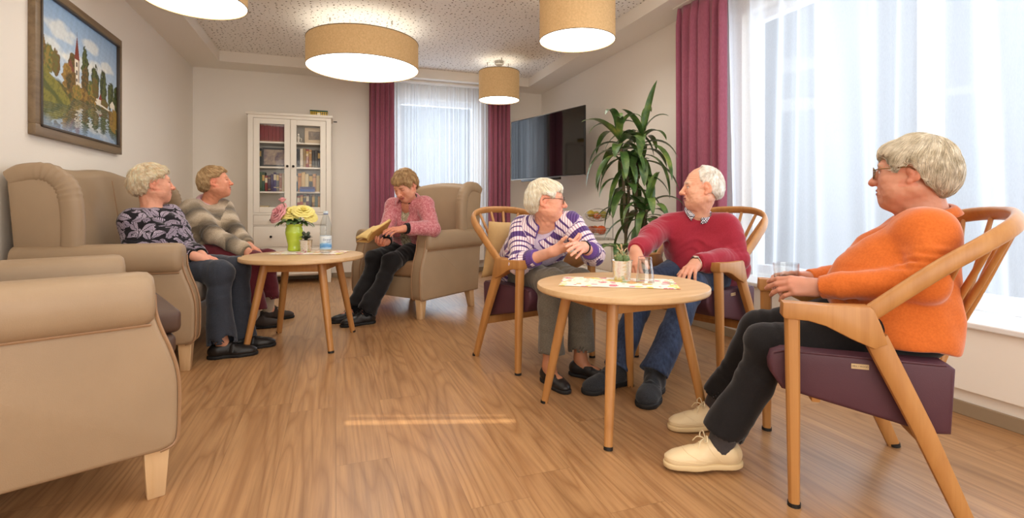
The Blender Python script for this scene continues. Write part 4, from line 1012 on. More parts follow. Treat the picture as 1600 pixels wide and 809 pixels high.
def eyeglasses(H, M, hs, base, parent, m, rx=.0245, rz=.0185, rad=.0017, half=False):
    def W(p): return tuple(H+hs*(M@V(*p))-base)
    mb = MB()
    for s in (-1, 1):
        ring = [(s*.0325+rx*np.sign(math.cos(a))*abs(math.cos(a))**.75, .1035-.10*abs(rx*math.cos(a)*0+.0), .002+rz*np.sign(math.sin(a))*abs(math.sin(a))**.75) for a in np.linspace(0, 2*PI, 28, endpoint=False)]
        ring = [(x, y-.18*max(0, abs(x)-.03), z) for x, y, z in ring]
        mb.tube([W(p) for p in ring], rad*hs, 6, closed=True)
        mb.tube([W(p) for p in ((s*.057, .0985, .010), (s*.068, .080, .012), (s*.0795, .03, .012), (s*.0815, -.002, .012), (s*.080, -.018, -.002))], rad*hs*1.05, 6)
    mb.tube([W(p) for p in ((-.0085, .1045, .006), (0, .109, .0085), (.0085, .1045, .006))], rad*hs, 6)
    g = mb.build('eyeglasses', m, parent)
    for s in (-1, 1):
        l = MB(); ring = [(s*.0325+rx*.97*np.sign(math.cos(a))*abs(math.cos(a))**.75, .1032, .002+rz*.97*np.sign(math.sin(a))*abs(math.sin(a))**.75) for a in np.linspace(0, 2*PI, 28, endpoint=False)]
        vs = [l.bm.verts.new(W((x, y-.18*max(0, abs(x)-.03), z))) for x, y, z in ring]; l.bm.faces.new(vs); l.build('lens', M_LENS, g, smooth=False)
    return g
def shoe(parent, base, an, toe, L, m, msole, pitch=0, lift=0, style='lace', mlace=None, wide=1.0):
    """an: ankle point, toe: horizontal direction of the toe"""
    y = nrm_(V(toe[0], toe[1], 0)); z = V(0, 0, 1.); x = np.cross(y, z)
    if pitch: y, z = nrm_(y*math.cos(pitch)+V(0, 0, 1)*math.sin(pitch)), nrm_(-nrm_(V(toe[0], toe[1], 0))*math.sin(pitch)+V(0, 0, 1)*math.cos(pitch))
    M = np.stack([x, y, z], 1); o = V(an[0], an[1], lift); sc = L/.265; b = Sdf().frame(o, M, sc); w = wide
    b.ell((0, -.032, .040), (.033*w, .042, .038), k=0); b.cap((0, -.01, .045), (0, .09, .034), .036, .031, k=.03); b.ell((0, .100, .030), (.043*w, .060, .030), k=.03); b.ell((.003*0, .152, .027), (.037*w, .040, .024), k=.03)
    b.cap((0, -.018, .055), (0, .045, .068), .034, .026, k=.025)
    if style == 'loafer': b.ell((0, .022, .088), (.027, .062, .038), k=.008, op='s')
    else: b.cap((0, -.016, .070), (0, -.022, .16), .029, .034, k=.008, op='s')
    if style == 'slipper': b.cap((0, -.014, .06), (0, .0, .105), .040, .040, k=.02); b.cap((0, -.012, .085), (0, -.006, .16), .032, .036, k=.006, op='s')
    b.half((0, 0, .014), (0, 0, 1), .003); b.frame(); wn = wave_noise(3, 110); b.disp = lambda P: -.0006*wn(P)
    v, q = b.mesh(.0042); s = np_mesh('shoe', v, q, base, m, parent)
    if style in ('lace', 'strap'):                              # stitched seams lying on the upper
        sm = MB()
        for s_ in (-1, 1):
            for ln in ([(.040, .005, .030), (.042, .03, .050), (.036, .045, .072), (.022, .050, .085)], [(.042, .040, .030), (.046, .085, .040), (.036, .115, .055), (.018, .125, .058), (0, .127, .058)], [(.036, -.055, .030), (.037, -.045, .050), (.034, -.04, .07)], [(.047, .060, .024), (.050, .105, .030), (.042, .150, .034), (.02, .182, .034), (0, .188, .034)]):
                p = np.array([o+sc*(M@V(s_*q_[0]*w, q_[1], q_[2])) for q_ in [tuple(r_) for r_ in smooth_path(ln, 5)]])
                for _ in range(5): p = p-b.grad(p)*(b.ev(p)-.0002)[:, None]
                sm.tube([tuple(r_-base) for r_ in p], .0011*sc, 5)
        sm.build('seams', m, s)
    b = Sdf().frame(o, M, sc); b.ell((0, -.030, .012), (.036*w, .046, .05), k=0); b.cap((0, -.02, .01), (0, .1, .01), .034, .036, k=.02); b.ell((0, .100, .012), (.047*w, .062, .05), k=.02); b.ell((0, .152, .012), (.041*w, .045, .04), k=.02)
    b.half((0, 0, .0), (0, 0, 1)); b.half((0, 0, .020), (0, 0, -1), .004)
    if style == 'loafer': b.cap((0, .048, -.004), (.0, .052, -.004), .016, k=.01, op='s')
    b.frame(); v, q = b.mesh(.004); np_mesh('sole', v, q, base, msole, s)
    def W(p): return tuple(o+sc*(M@V(*p))-base)
    if style == 'lace':
        lb = MB()
        for i in range(4):
            yy = .052+i*.017; zz = .093-.0125*i; lb.tube(smooth_path([W((-.019, yy, zz-.012)), W((0, yy+.004, zz+.002)), W((.019, yy, zz-.012))], 5), .0024*sc, 6)
            if i < 3: lb.tube([W((-.018, yy, zz-.010)), W((.018, yy+.017, zz-.022))], .002*sc, 6)
        for s_ in (-1, 1): lb.tube(smooth_path([W((0, .05, .094)), W((s_*.020, .052, .112)), W((s_*.036, .056, .100)), W((s_*.026, .060, .092)), W((0, .052, .095))], 6), .0023*sc, 6); lb.tube(smooth_path([W((0, .052, .095)), W((s_*.018, .072, .094)), W((s_*.030, .085, .074))], 5), .002*sc, 6)
        lb.build('laces', mlace or m, s)
    elif style == 'strap':
        MB().tube(smooth_path([W((-.041, .052, .034)), W((-.030, .056, .072)), W((0, .058, .0865)), (W((.030, .056, .072))), W((.041, .052, .034))], 6), 1.0, 8, sec=(.013*sc, .0028*sc), up=tuple(z)).build('strap', m, s)
    elif style == 'loafer':
        MB().tube(smooth_path([W((-.040, .094, .034)), W((-.027, .092, .060)), W((0, .092, .0675)), W((.027, .092, .060)), W((.040, .094, .034))], 6), 1.0, 8, sec=(.009*sc, .0022*sc), up=tuple(z)).build('strap', m, s)
    elif style == 'slipper':
        MB().tube(smooth_path([W((-.0365, .075, .052)), W((0, .075, .0785)), W((.0365, .075, .052))], 6), 1.0, 8, sec=(.010*sc, .002*sc), up=tuple(z)).build('strap', m, s)
    return s
def person(c):
    J = c['J']; base = V(J['pel'][0], J['pel'][1], 0); T = thing('person', c['label'], 'person', tuple(base)); g = c.get('girth', 1.0); fem = c.get('fem', 1)
    shL, shR, pel = J['shL'], J['shR'], J['pel']; mid = (shL+shR)/2; ln_ = nrm_(shL-shR); hl = nrm_(J['hipL']-J['hipR']); up = nrm_(mid-pel); fw = nrm_(np.cross(up, -ln_)); fw = fw if fw@c['fwd'] > 0 else -fw; hf = nrm_(np.cross(hl, up)); hf = hf if hf@c['fwd'] > 0 else -hf
    nb = mid+up*.035-fw*.012+J.get('nbo', 0); H = J['head']; hy = nrm_(c['face']); hz = nrm_(c.get('hup', V(0, 0, 1))); hz = nrm_(hz-hy*(hz@hy)); HM = np.stack([np.cross(hy, hz), hy, hz], 1); hs = c.get('hs', .98)
    che = mid*.70+pel*.30+fw*.015
    # body: one continuous skin surface
    b = Sdf(); b.frame(H, HM, hs); head_prims(b, **c.get('head', {})); b.frame()
    skull = H+hs*(HM@V(0, -.022, -.050)); thr = H+hs*(HM@V(0, .018, -.085))
    b.cap(skull, nb, .050*hs, .052, k=.03); b.cap(thr, nb+fw*.042-up*.02, .026, .026, k=.04)
    b.cap(nb, che-fw*.02, .050, .068, k=.04); b.cap(shL, shR, .046, k=.05); b.cap(che-fw*.02, pel, .068, .09, k=.05); b.cap(J['hipL'], J['hipR'], .085, k=.05)
    for s in 'LR':
        b.cap(J['sh'+s], J['el'+s], .040, .036, k=.02); b.cap(J['el'+s], J['wr'+s], .037, .0255, k=.02); b.cap(J['hip'+s], J['kn'+s], .070, .050, k=.03); b.cap(J['kn'+s], J['an'+s], .046, .033, k=.02)
        t = nrm_(V(*J['toe'+s], 0)); b.cap(J['an'+s], V(J['an'+s][0], J['an'+s][1], max(.045, J['an'+s][2]-.06))+t*.03, .033, .028, k=.02); b.cap(V(*J['an'+s][:2], max(.045, J['an'+s][2]-.05)), V(*J['an'+s][:2], max(.045, J['an'+s][2]-.055))+t*.10, .028, .022, k=.02)
    wk1, wk2, wk3 = wave_noise(51, 115, 8, (1, 1, 2.0)), wave_noise(52, 300, 8, (1, 1, 1.6)), wave_noise(53, 190, 7, (1.6, 1, .35)); ag = c.get('head', {}).get('age', 1)
    def wr(P):
        q = (P-H)@HM/hs; m = np.exp(-(np.maximum(np.linalg.norm(q*V(1, 1, .8), axis=1)-.10, 0)/.03)**2); fr = np.exp(-((q[:, 2]-.055)/.022)**2)*(q[:, 1] > .04); nk = np.exp(-((q[:, 2]+.125)/.035)**2)
        return m*ag*(-.0004*wk1(q)-.00025*wk2(q)-.0005*fr*np.sin(q[:, 2]*620+2*wk1(q*.3)))-.0012*ag*nk*wk3(q)
    b.disp = wr; b.dmax = .003
    hb = {}
    for s in 'LR':
        h = c['hand'+s]; o = J['wr'+s]; hand_prims(b, o, h['dir'], h['dors'], s == 'L', h['curl'], h.get('spread', 1), h.get('thumb', (.55, .78, -.30)), c.get('handsc', .93))
        cc = o+nrm_(h['dir'])*.06; fa = nrm_(J['el'+s]-o); lo = np.minimum(cc-.125, o+fa*h.get('bare', .03)-.05); hi = np.maximum(cc+.125, o+fa*h.get('bare', .03)+.05); hb[s] = (lo, hi)
    nlow = nb-up*.02; regs = [(np.minimum(H-.165*hs, nlow-.075), np.maximum(H+.165*hs, nlow+.06), .0024)]+[(hb[s][0], hb[s][1], .0025) for s in 'LR']
    for r in regs: r[0][2] = max(r[0][2], nlow[2]-.05) if r is regs[0] else r[0][2]
    vs, qs, nv = [], [], 0
    v, q = b.mesh(.010); qc = v[q].mean(1); keep = np.ones(len(q), bool)
    for lo, hi, h in regs: keep &= ~((qc > lo+.008) & (qc < hi-.008)).all(1)
    vs.append(v); qs.append(q[keep]); nv = len(v)
    for ri, (lo, hi, h) in enumerate(regs):
        v, q = b.mesh(h, lo, hi)
        if ri:                                                 # the two hands must not fill each other's region twice
            cq = v[q].mean(1); o = regs[3-ri]; dm = np.linalg.norm(cq-(lo+hi)/2, axis=1); do = np.linalg.norm(cq-(o[0]+o[1])/2, axis=1); ino = ((cq > o[0]+.004) & (cq < o[1]-.004)).all(1); q = q[~(ino & ((do < dm) | ((do == dm) & (ri == 2))))]
            h0 = regs[0]; cq = v[q].mean(1); q = q[~((cq > h0[0]+.004) & (cq < h0[1]-.004)).all(1)]
        vs.append(v); qs.append(q+nv); nv += len(v)
    v, q = np.concatenate(vs), np.concatenate(qs); skin = c.get('skin', (214, 164, 136)); lq = (v-H)@HM/hs
    near = np.linalg.norm(v-H, axis=1) < .17
    col = np.tile(np.array(lin(c.get('hskin', skin))), (len(v), 1)); wn, wf = wave_noise(2, 70), wave_noise(8, 210); col *= (1+.06*wn(v)+.03*wf(v))[:, None]
    for s in 'LR':                                             # knuckles and fingertips run redder
        hd = c['hand'+s]; tip = J['wr'+s]+nrm_(hd['dir'])*.10; m_ = np.exp(-((v-tip)**2).sum(1)/.05**2)[:, None]*.35; col = col*(1-m_)+col*V(1.04, .80, .78)*m_
    hp = c.get('head', {}); hc = head_color(lq[near], skin, c.get('lip', (176, 100, 92)), c.get('brow', (170, 150, 126)), c.get('iris', (86, 104, 116)), hp.get('smile', 0), c.get('closed', 0), c.get('redness', 1)); col[near] = hc
    if c.get('stocking') is not None:
        m_ = v[:, 2] < .34; col[m_] = np.array(lin(c['stocking']))
    body = np_mesh('body', v, q, base, M_SKIN, T, col)
    # hair
    v, q, hc = hair_mesh(H, HM, hs, c['hair']); np_mesh('hair', v, q, base, M_HAIR, T, hc)
    if c.get('glasses'): eyeglasses(H, HM, hs, base, T, c['glasses'], **c.get('glassp', {}))
    # trousers
    tr = c['trousers']; b = Sdf(); rt = tr.get('r', 1.0); js = []
    b.cap(J['hipL'], J['hipR'], .100*g, k=0); b.cap(pel+up*.02, pel+up*.08, .095*g, .085*g, k=.05)
    for s in 'LR':
        hp_, kn, an = J['hip'+s], J['kn'+s], J['an'+s]; sh = nrm_(an-kn); hem = tr.get('hem'+s, an+sh*.0); hr = tr.get('hemr', .062)*rt
        b.cap(hp_, kn, .094*rt*g, .066*rt, k=.04); b.ell(kn-nrm_(kn-hp_)*.004, (.058*rt,)*3, k=.05); calf = kn+(hem-kn)*.35-nrm_(kn-hp_)*.012
        b.cap(kn, calf, .066*rt, .060*rt, k=.03); b.cap(calf, hem, .059*rt, hr, k=.03, flat=True)
        js += [(kn+nrm_(hp_-kn)*.05-sh*0, nrm_(hp_-kn), .045, .10, .0035), (hem-sh*.10, sh, .06, .06, .0034), ((hp_+kn)/2, nrm_(kn-hp_+hl*.6), .07, .14, .0022), (kn+sh*.10, nrm_(sh+fw*.5), .07, .12, .0022)]
    for s in 'LR':
        an = J['an'+s]; sh = nrm_(an-J['kn'+s]); hem = tr.get('hem'+s, an); b.cap(hem-sh*.012, hem+sh*.03, tr.get('hemr', .062)*rt-.013, k=.004, op='s')
    b.disp = fold_disp((js, c.get('seed', 1), tr.get('fold', .8))); b.dmax = .012; v, q = b.mesh(.0065); v = relax(v, q, 1)
    ks = [(J['hip'+s], J['kn'+s], .09, 0, hl) for s in 'LR']+[(J['kn'+s], J['an'+s], .06, .42, hl) for s in 'LR']
    np_mesh('trousers', v, q, base, tr['m'], T, None, axial(v, ks))
    # garment over the torso and arms
    to = c['top']; b = Sdf(); R = to.get('r', 1.0)*g; js = []; wt = .075*R; hemc = pel+up*to.get('hem', .02)
    for s in (-1, 1): b.cap(hemc+hl*s*.072*R, che+ln_*s*wt, .126*R, .105*R, k=.05); b.cap(che+ln_*s*wt, mid+ln_*s*.10*R-up*.035, .105*R, .074, k=.05)
    b.half(pel+up*to.get('cut', -.045)-hf*.0, nrm_(up+hf*to.get('cutt', .15)), .006)
    b.cap(shL-ln_*.02, shR+ln_*.02, .066, k=.05)
    for s in 'LR': b.cap(nb-up*.025, J['sh'+s], .052, .058, k=.05)
    if to.get('bust'):
        for s in (-1, 1): b.ell(che+ln_*s*.075+fw*.070*R-up*.045, (.068*R, .068*R, .066*R), k=.06)
    if to.get('belly'): b.ell(pel*.62+che*.38+hf*.075*R*to['belly'], (.135*R, .135*R, .125*R), k=.07)
    for s in 'LR':
        sh, el, wr = J['sh'+s], J['el'+s], J['wr'+s]; ax = nrm_(wr-el); cu = to.get('cuff'+s, wr-ax*.012); rs_ = to.get('sleeve', 1.0)
        b.cap(sh, el, .062*rs_, .056*rs_, k=.035); b.ell(el, (.055*rs_,)*3, k=.02); b.cap(el, cu-ax*.05, .054*rs_, .047*rs_, k=.02); b.cap(cu-ax*.055, cu, .046*rs_, .038*rs_*to.get('cuffr', 1), k=.012, flat=True)
        ua = nrm_(el-sh); js += [(el-ua*.04, ua, .034, .075, .0042), (el+ax*.05, ax, .032, .07, .0036), (cu-ax*.05, ax, .026, .05, .0024), (sh+ua*.08+ax*.0, nrm_(ua+fw*.6), .05, .09, .0030)]
    js += [(hemc+up*.10+hf*.10, up, .055, .16, .0045), (mid-up*.12-fw*.02, nrm_(up+ln_*.5), .07, .16, .002)]
    for s in 'LR':
        sh, el, wr = J['sh'+s], J['el'+s], J['wr'+s]; ax = nrm_(wr-el); cu = to.get('cuff'+s, wr-ax*.012); b.cap(cu-ax*.02, cu+ax*.03, .029*to.get('cuffr', 1), k=.003, op='s')
    b.cap(nb-up*.012+fw*.006, skull+(skull-nb)*.3, to.get('neckr', .057), .066, k=.008, op='s')
    for a_, r_, k_ in to.get('cuts', []): b.cap(nb+fw*a_[0][0]+up*a_[0][1]+ln_*a_[0][2], nb+fw*a_[1][0]+up*a_[1][1]+ln_*a_[1][2], r_[0], r_[1], k=k_, op='s')
    b.disp = fold_disp((js, c.get('seed', 1)+20, to.get('fold', 1.0))); b.dmax = .014
    v, q = b.mesh(to.get('h', .0058)); v = relax(v, q, 1)
    ks = [(mid+up*.06, hemc-up*.1, .12, 0, ln_), (shL, J['elL'], .06, .05, fw), (J['elL'], J['wrL'], .05, .05+np.linalg.norm(shL-J['elL']), fw), (shR, J['elR'], .06, .05, fw), (J['elR'], J['wrR'], .05, .05+np.linalg.norm(shR-J['elR']), fw)]
    gc = axial(v, ks); tm = gc[:, 2] < .05; gc[tm, 1] = ((v-mid)@ln_)[tm]; gc[:, 2] = 0
    for a_, r_, k_ in to.get('cuts', []):                     # trim along the opening
        p0 = nb+fw*a_[0][0]+up*a_[0][1]+ln_*a_[0][2]; p1 = nb+fw*a_[1][0]+up*a_[1][1]+ln_*a_[1][2]; ab = p1-p0; t = np.clip((v-p0)@ab/(ab@ab), 0, 1); dd = np.linalg.norm(v-p0-t[:, None]*ab, axis=1)-(r_[0]+(r_[1]-r_[0])*t); gc[dd < to.get('trim', .012), 2] = 1
    if to.get('placket'): gc[(np.abs((v-mid)@ln_-to.get('plx', 0)) < to['placket']) & ((v-che)@fw > .03) & ((v-nb)@up < -.12), 2] = 1
    top = np_mesh(to.get('name', 'sweater'), v, q, base, to['m'], T, None, gc)
    for s in 'LR':                                             # ribbed band at each wrist
        if to.get('band') is None: break
        el, wr = J['el'+s], J['wr'+s]; ax = nrm_(wr-el); cu = to.get('cuff'+s, wr-ax*.012); ra = .0405*to.get('sleeve', 1.0)*to.get('cuffr', 1)
        MB().tube([tuple(cu-ax*.034-base), tuple(cu-ax*.02-base), tuple(cu+ax*.004-base), tuple(cu+ax*.007-base)], [ra*1.03, ra*1.02, ra*.95, ra*.86], 20).build('cuff', to['band'], top)
    c.update(T=T, base=base, nb=nb, up=up, fw=fw, ln=ln_, hl=hl, hf=hf, mid=mid, che=che, H=H, HM=HM, hs=hs, skull=skull, top_o=top)
    # inner shirt that shows in the opening
    if c.get('shirt'):
        si = c['shirt']; b = Sdf(); rr = R*si.get('r', .92)
        for s in (-1, 1): b.cap(hemc+hl*s*.070*R+up*si.get('up', 0), che+ln_*s*wt, .118*rr, .105*rr, k=.05); b.cap(che+ln_*s*wt, mid+ln_*s*.08*R-up*.035, .105*rr, .068, k=.05)
        if to.get('bust'):
            for s in (-1, 1): b.ell(che+ln_*s*.075+fw*.070*R-up*.045, (.066*rr, .066*rr, .064*rr), k=.06)
        if to.get('belly'): b.ell(pel*.62+che*.38+hf*.072*R*to['belly'], (.135*rr, .135*rr, .125*rr), k=.07)
        b.cap(nb-up*.045, shL*.6+mid*.4, .050, .045, k=.04); b.cap(nb-up*.045, shR*.6+mid*.4, .050, .045, k=.04)
        b.cap(nb+up*si.get('nz', -.012)+fw*.012, skull+(skull-nb)*.3, si.get('neckr', .059), .066, k=.008, op='s')
        b.disp = fold_disp(([], 5, si.get('fold', 1))); b.dmax = .01; v, q = b.mesh(.007); np_mesh('shirt', v, q, base, si['m'], T)
    # feet
    for s in 'LR':
        f = c['shoes']; an = J['an'+s]; shoe(T, base, an, J['toe'+s], f.get('L', .25), f['m'], f['sole'], f.get('pitch'+s, 0), f.get('lift'+s, 0), f.get('style', 'lace'), f.get('lace'), f.get('wide', 1))
        if f.get('sock'):
            sh = nrm_(J['kn'+s]-an); MB().tube([tuple(an-V(0, 0, .045)-base), tuple(an-V(0, 0, .01)-base), tuple(an+sh*.06-base), tuple(an+sh*.16-base)], [.038, .042, .046, .054], 20).build('sock', f['sock'], T)
    return c
# ---------------------------------------------------------------- cloth
def cloth(name, rough=.85, sheen=.25):
    k = Nt(name); k.rough(rough); k.spec(.15); k.b.inputs['Sheen Weight'].default_value = sheen; k.b.inputs['Sheen Roughness'].default_value = .4
    a = k.n('Attribute', {'attribute_name': 'gc'}); s = k.n('SeparateXYZ'); k.put(s.inputs[0], a.outputs['Vector']); k.gx, k.gy, k.gz = s.outputs[0], s.outputs[1], s.outputs[2]; return k
def weave(k, scale=420, strength=.25): k.bump(k.noise(k.coord('Object'), scale, 2, .6), strength, .002)
def simple_cloth(name, c, c2=None, scale=180, rough=.85, sheen=.25, bump=.25):
    k = cloth(name, rough, sheen); f = k.noise(k.coord('Object'), scale, 3, .6); c2 = c2 or tuple(int(x*.88) for x in c)
    k.base(k.ramp(f, [(.35, rgba(c2)), (.65, rgba(c))])); weave(k, 380, bump); return k.m
M_BLACKC = simple_cloth('black_trouser_cloth', (32, 30, 31)); M_NAVY = simple_cloth('navy_trouser_cloth', (60, 64, 74)); M_BURG = simple_cloth('burgundy_trouser_cloth', (104, 40, 48))
M_WOOL = simple_cloth('grey_wool_cloth', (112, 104, 92), (84, 78, 68), 300)
k = cloth('blue_denim', .8, .15); f = k.noise(k.coord('Object', (90, 90, 20)), 1, 3, .6); f2 = k.noise(k.coord('Object'), 7, 3, .5); c = k.ramp(k.math('ADD', k.math('MULTIPLY', f, .5), k.math('MULTIPLY', f2, .5)), [(.35, rgba((36, 44, 64))), (.65, rgba((70, 84, 112)))]); k.base(c); weave(k, 600, .3); M_DENIM = k.m
M_BURS = simple_cloth('burgundy_knit', (158, 46, 62), (148, 40, 55), 160, .9, .4, .15)
M_ORANGE = simple_cloth('orange_knit', (208, 110, 48), (196, 100, 42), 160, .9, .4, .15)
M_LILAC = simple_cloth('lilac_tee', (206, 190, 214), None, 200)
M_PINKC = simple_cloth('pink_collar_cloth', (230, 190, 196), None, 200)
# black and lilac leaf print
k = cloth('leaf_print', .8, .2); oc = k.coord('Object'); wob = k.n('TexNoise'); k.put(wob.inputs['Vector'], oc); wob.inputs['Scale'].default_value = 9
vo = k.n('TexVoronoi', {'feature': 'F1'}); k.put(vo.inputs['Vector'], oc); vo.inputs['Scale'].default_value = 17; vo.inputs['Randomness'].default_value = .9
lv = k.n('VectorMath', {'operation': 'SUBTRACT'}); k.put(lv.inputs[0], oc); k.put(lv.inputs[1], vo.outputs['Position'])
rv = k.n('VectorMath', {'operation': 'MULTIPLY_ADD'}); k.put(rv.inputs[0], vo.outputs['Color']); rv.inputs[1].default_value = (2, 2, 2); rv.inputs[2].default_value = (-1, -1, -1)
ge = k.n('NewGeometry'); ca_ = k.n('VectorMath', {'operation': 'CROSS_PRODUCT'}); k.put(ca_.inputs[0], ge.outputs['Normal']); k.put(ca_.inputs[1], rv.outputs[0]); na_ = k.n('VectorMath', {'operation': 'NORMALIZE'}); k.put(na_.inputs[0], ca_.outputs[0]); cb_ = k.n('VectorMath', {'operation': 'CROSS_PRODUCT'}); k.put(cb_.inputs[0], ge.outputs['Normal']); k.put(cb_.inputs[1], na_.outputs[0])
du = k.n('VectorMath', {'operation': 'DOT_PRODUCT'}); k.put(du.inputs[0], lv.outputs[0]); k.put(du.inputs[1], na_.outputs[0]); dw = k.n('VectorMath', {'operation': 'DOT_PRODUCT'}); k.put(dw.inputs[0], lv.outputs[0]); k.put(dw.inputs[1], cb_.outputs[0])
u = du.outputs['Value']; w = k.math('ABSOLUTE', dw.outputs['Value'])
inside = k.math('LESS_THAN', w, k.math('SUBTRACT', .021, k.math('MULTIPLY', k.math('MULTIPLY', u, u), 9.0)))
vein = k.math('GREATER_THAN', k.math('PINGPONG', k.math('MULTIPLY', k.math('ADD', u, k.math('MULTIPLY', w, 1.3)), 1.0), .0055), .0018)
mid_ = k.math('GREATER_THAN', w, .0016); m3 = k.math('MULTIPLY', k.math('MULTIPLY', inside, vein), mid_)
k.base(k.mix(m3, rgba((30, 27, 32)), k.ramp(wob.outputs[0], [(.35, rgba((150, 136, 156))), (.65, rgba((196, 182, 200)))]))); weave(k); M_LEAF = k.m
M_BLACKRIB = simple_cloth('black_rib', (26, 24, 27))
# grey beige ombre knit
k = cloth('ombre_knit', .92, .4); oc = k.coord('Object'); n = k.noise(oc, 6, 4, .6, .4); n2 = k.noise(oc, 160, 2, .6)
t = k.math('ADD', k.math('MULTIPLY', k.gx, 4.6), k.math('MULTIPLY', n, .55)); t = k.math('PINGPONG', t, 1.0)
c = k.ramp(t, [(0, rgba((84, 76, 66))), (.22, rgba((120, 106, 88))), (.45, rgba((186, 168, 144))), (.62, rgba((196, 180, 158))), (.8, rgba((150, 136, 116))), (1, rgba((100, 92, 82)))])
k.base(k.mix(1.0, c, k.ramp(n2, [(.3, (.8, .8, .8)), (.7, (1.15, 1.15, 1.15))]), 'MULTIPLY')); k.bump(n2, .5, .004); M_OMBRE = k.m
M_OMBRERIB = simple_cloth('beige_rib', (150, 136, 114))
# mottled pink fleece
k = cloth('pink_fleece', .95, .5); n = k.noise(k.coord('Object'), 170, 3, .7); n3 = k.noise(k.coord('Object'), 60, 2, .6); k.base(k.ramp(k.math('ADD', k.math('MULTIPLY', n, .7), k.math('MULTIPLY', n3, .3)), [(.36, rgba((164, 78, 88))), (.5, rgba((196, 116, 122))), (.64, rgba((226, 176, 176)))])); k.bump(n, .5, .005); M_FLEECE = k.m
k = cloth('crinkled_blouse', .7, .2); n = k.noise(k.coord('Object', (60, 60, 22)), 1, 4, .6, 1.2); k.base(k.ramp(n, [(.35, rgba((96, 88, 66))), (.5, rgba((168, 158, 130))), (.65, rgba((214, 206, 180)))])); k.bump(n, .6, .006); M_BLOUSE = k.m
# striped rib cardigan
k = cloth('striped_cardigan', .85, .3); t = k.math('FRACT', k.math('MULTIPLY', k.gx, 8.2))
PU, WH, PK = rgba((98, 72, 126)), rgba((232, 222, 226)), rgba((214, 190, 204))
rib = k.math('PINGPONG', k.math('ADD', k.gy, 5.0), .007); wr_ = k.mix(k.math('LESS_THAN', rib, .0028), WH, rgba((196, 160, 178))); pr_ = k.mix(k.math('LESS_THAN', rib, .0028), PU, rgba((70, 48, 100)))
band = k.ramp(t, [(0, (1, 1, 1)), (.26, (0, 0, 0)), (.44, (1, 1, 1)), (.52, (0, 0, 0)), (.70, (1, 1, 1)), (.78, (0, 0, 0))], 'CONSTANT')
k.base(k.mix(k.gz, k.mix(band, wr_, pr_), rgba((104, 76, 146)))); weave(k, 300, .3); M_CARD = k.m
M_PURRIB = simple_cloth('purple_rib', (104, 76, 146)); M_CHECK = Nt('check_shirt')
ck = M_CHECK.n('TexChecker'); M_CHECK.put(ck.inputs[0], M_CHECK.coord('Object', (1, 1, 1))); ck.inputs['Scale'].default_value = 130; ck.inputs['Color1'].default_value = rgba((226, 226, 232)); ck.inputs['Color2'].default_value = rgba((44, 42, 62)); M_CHECK.base(ck.outputs[0]); M_CHECK.rough(.8); M_CHECK = M_CHECK.m
M_SHOEB = leather('black_shoe_leather', (30, 28, 28), .1, .38); M_SOLEB = plain('black_sole', (16, 15, 15), .7); M_SHOEBR = leather('dark_brown_suede', (58, 48, 42), .15, .8); M_SHOEC = leather('cream_shoe_leather', (226, 204, 164), .05, .4); M_SOLEC = plain('cream_sole', (214, 190, 146), .6)
M_FELT = simple_cloth('charcoal_felt', (56, 57, 60), (40, 41, 44), 240); M_SOCKG = simple_cloth('grey_sock', (72, 68, 70), None, 300); M_SOCKB = simple_cloth('beige_sock', (206, 188, 164), None, 300); M_SOCKK = simple_cloth('black_sock', (26, 26, 30), None, 300); M_CREAMLACE = plain('cream_lace', (222, 204, 168), .8)
M_GLF = plain('dark_spectacle_frame', (70, 54, 46), .35, .4); M_GOLDF = plain('gold_spectacle_frame', (120, 96, 60), .3, .8)
WHITE_H = dict(cols=[(222, 210, 184), (248, 242, 226), (170, 150, 118)])
GREY_H = dict(cols=[(186, 172, 146), (226, 216, 196), (122, 110, 94)])
SANDY_H = dict(cols=[(158, 122, 82), (200, 168, 124), (104, 78, 52)])
LINE_SHORT = [(-.13, -.080), (-.07, -.075), (-.03, -.040), (-.012, .010), (.012, .026), (.035, .030), (.055, .044), (.075, .058), (.11, .066)]
LINE_OPEN = [(-.13, -.078), (-.07, -.072), (-.035, -.045), (-.014, .014), (.012, .030), (.035, .030), (.05, .050), (.065, .070), (.08, .080), (.11, .088)]
LINE_BOB = [(-.13, -.098), (-.07, -.092), (-.045, -.060), (-.030, -.004), (-.014, .028), (.010, .034), (.026, .008), (.042, .010), (.058, .034), (.08, .048), (.11, .052)]
RELAX = [.28, .32, .36, .40]
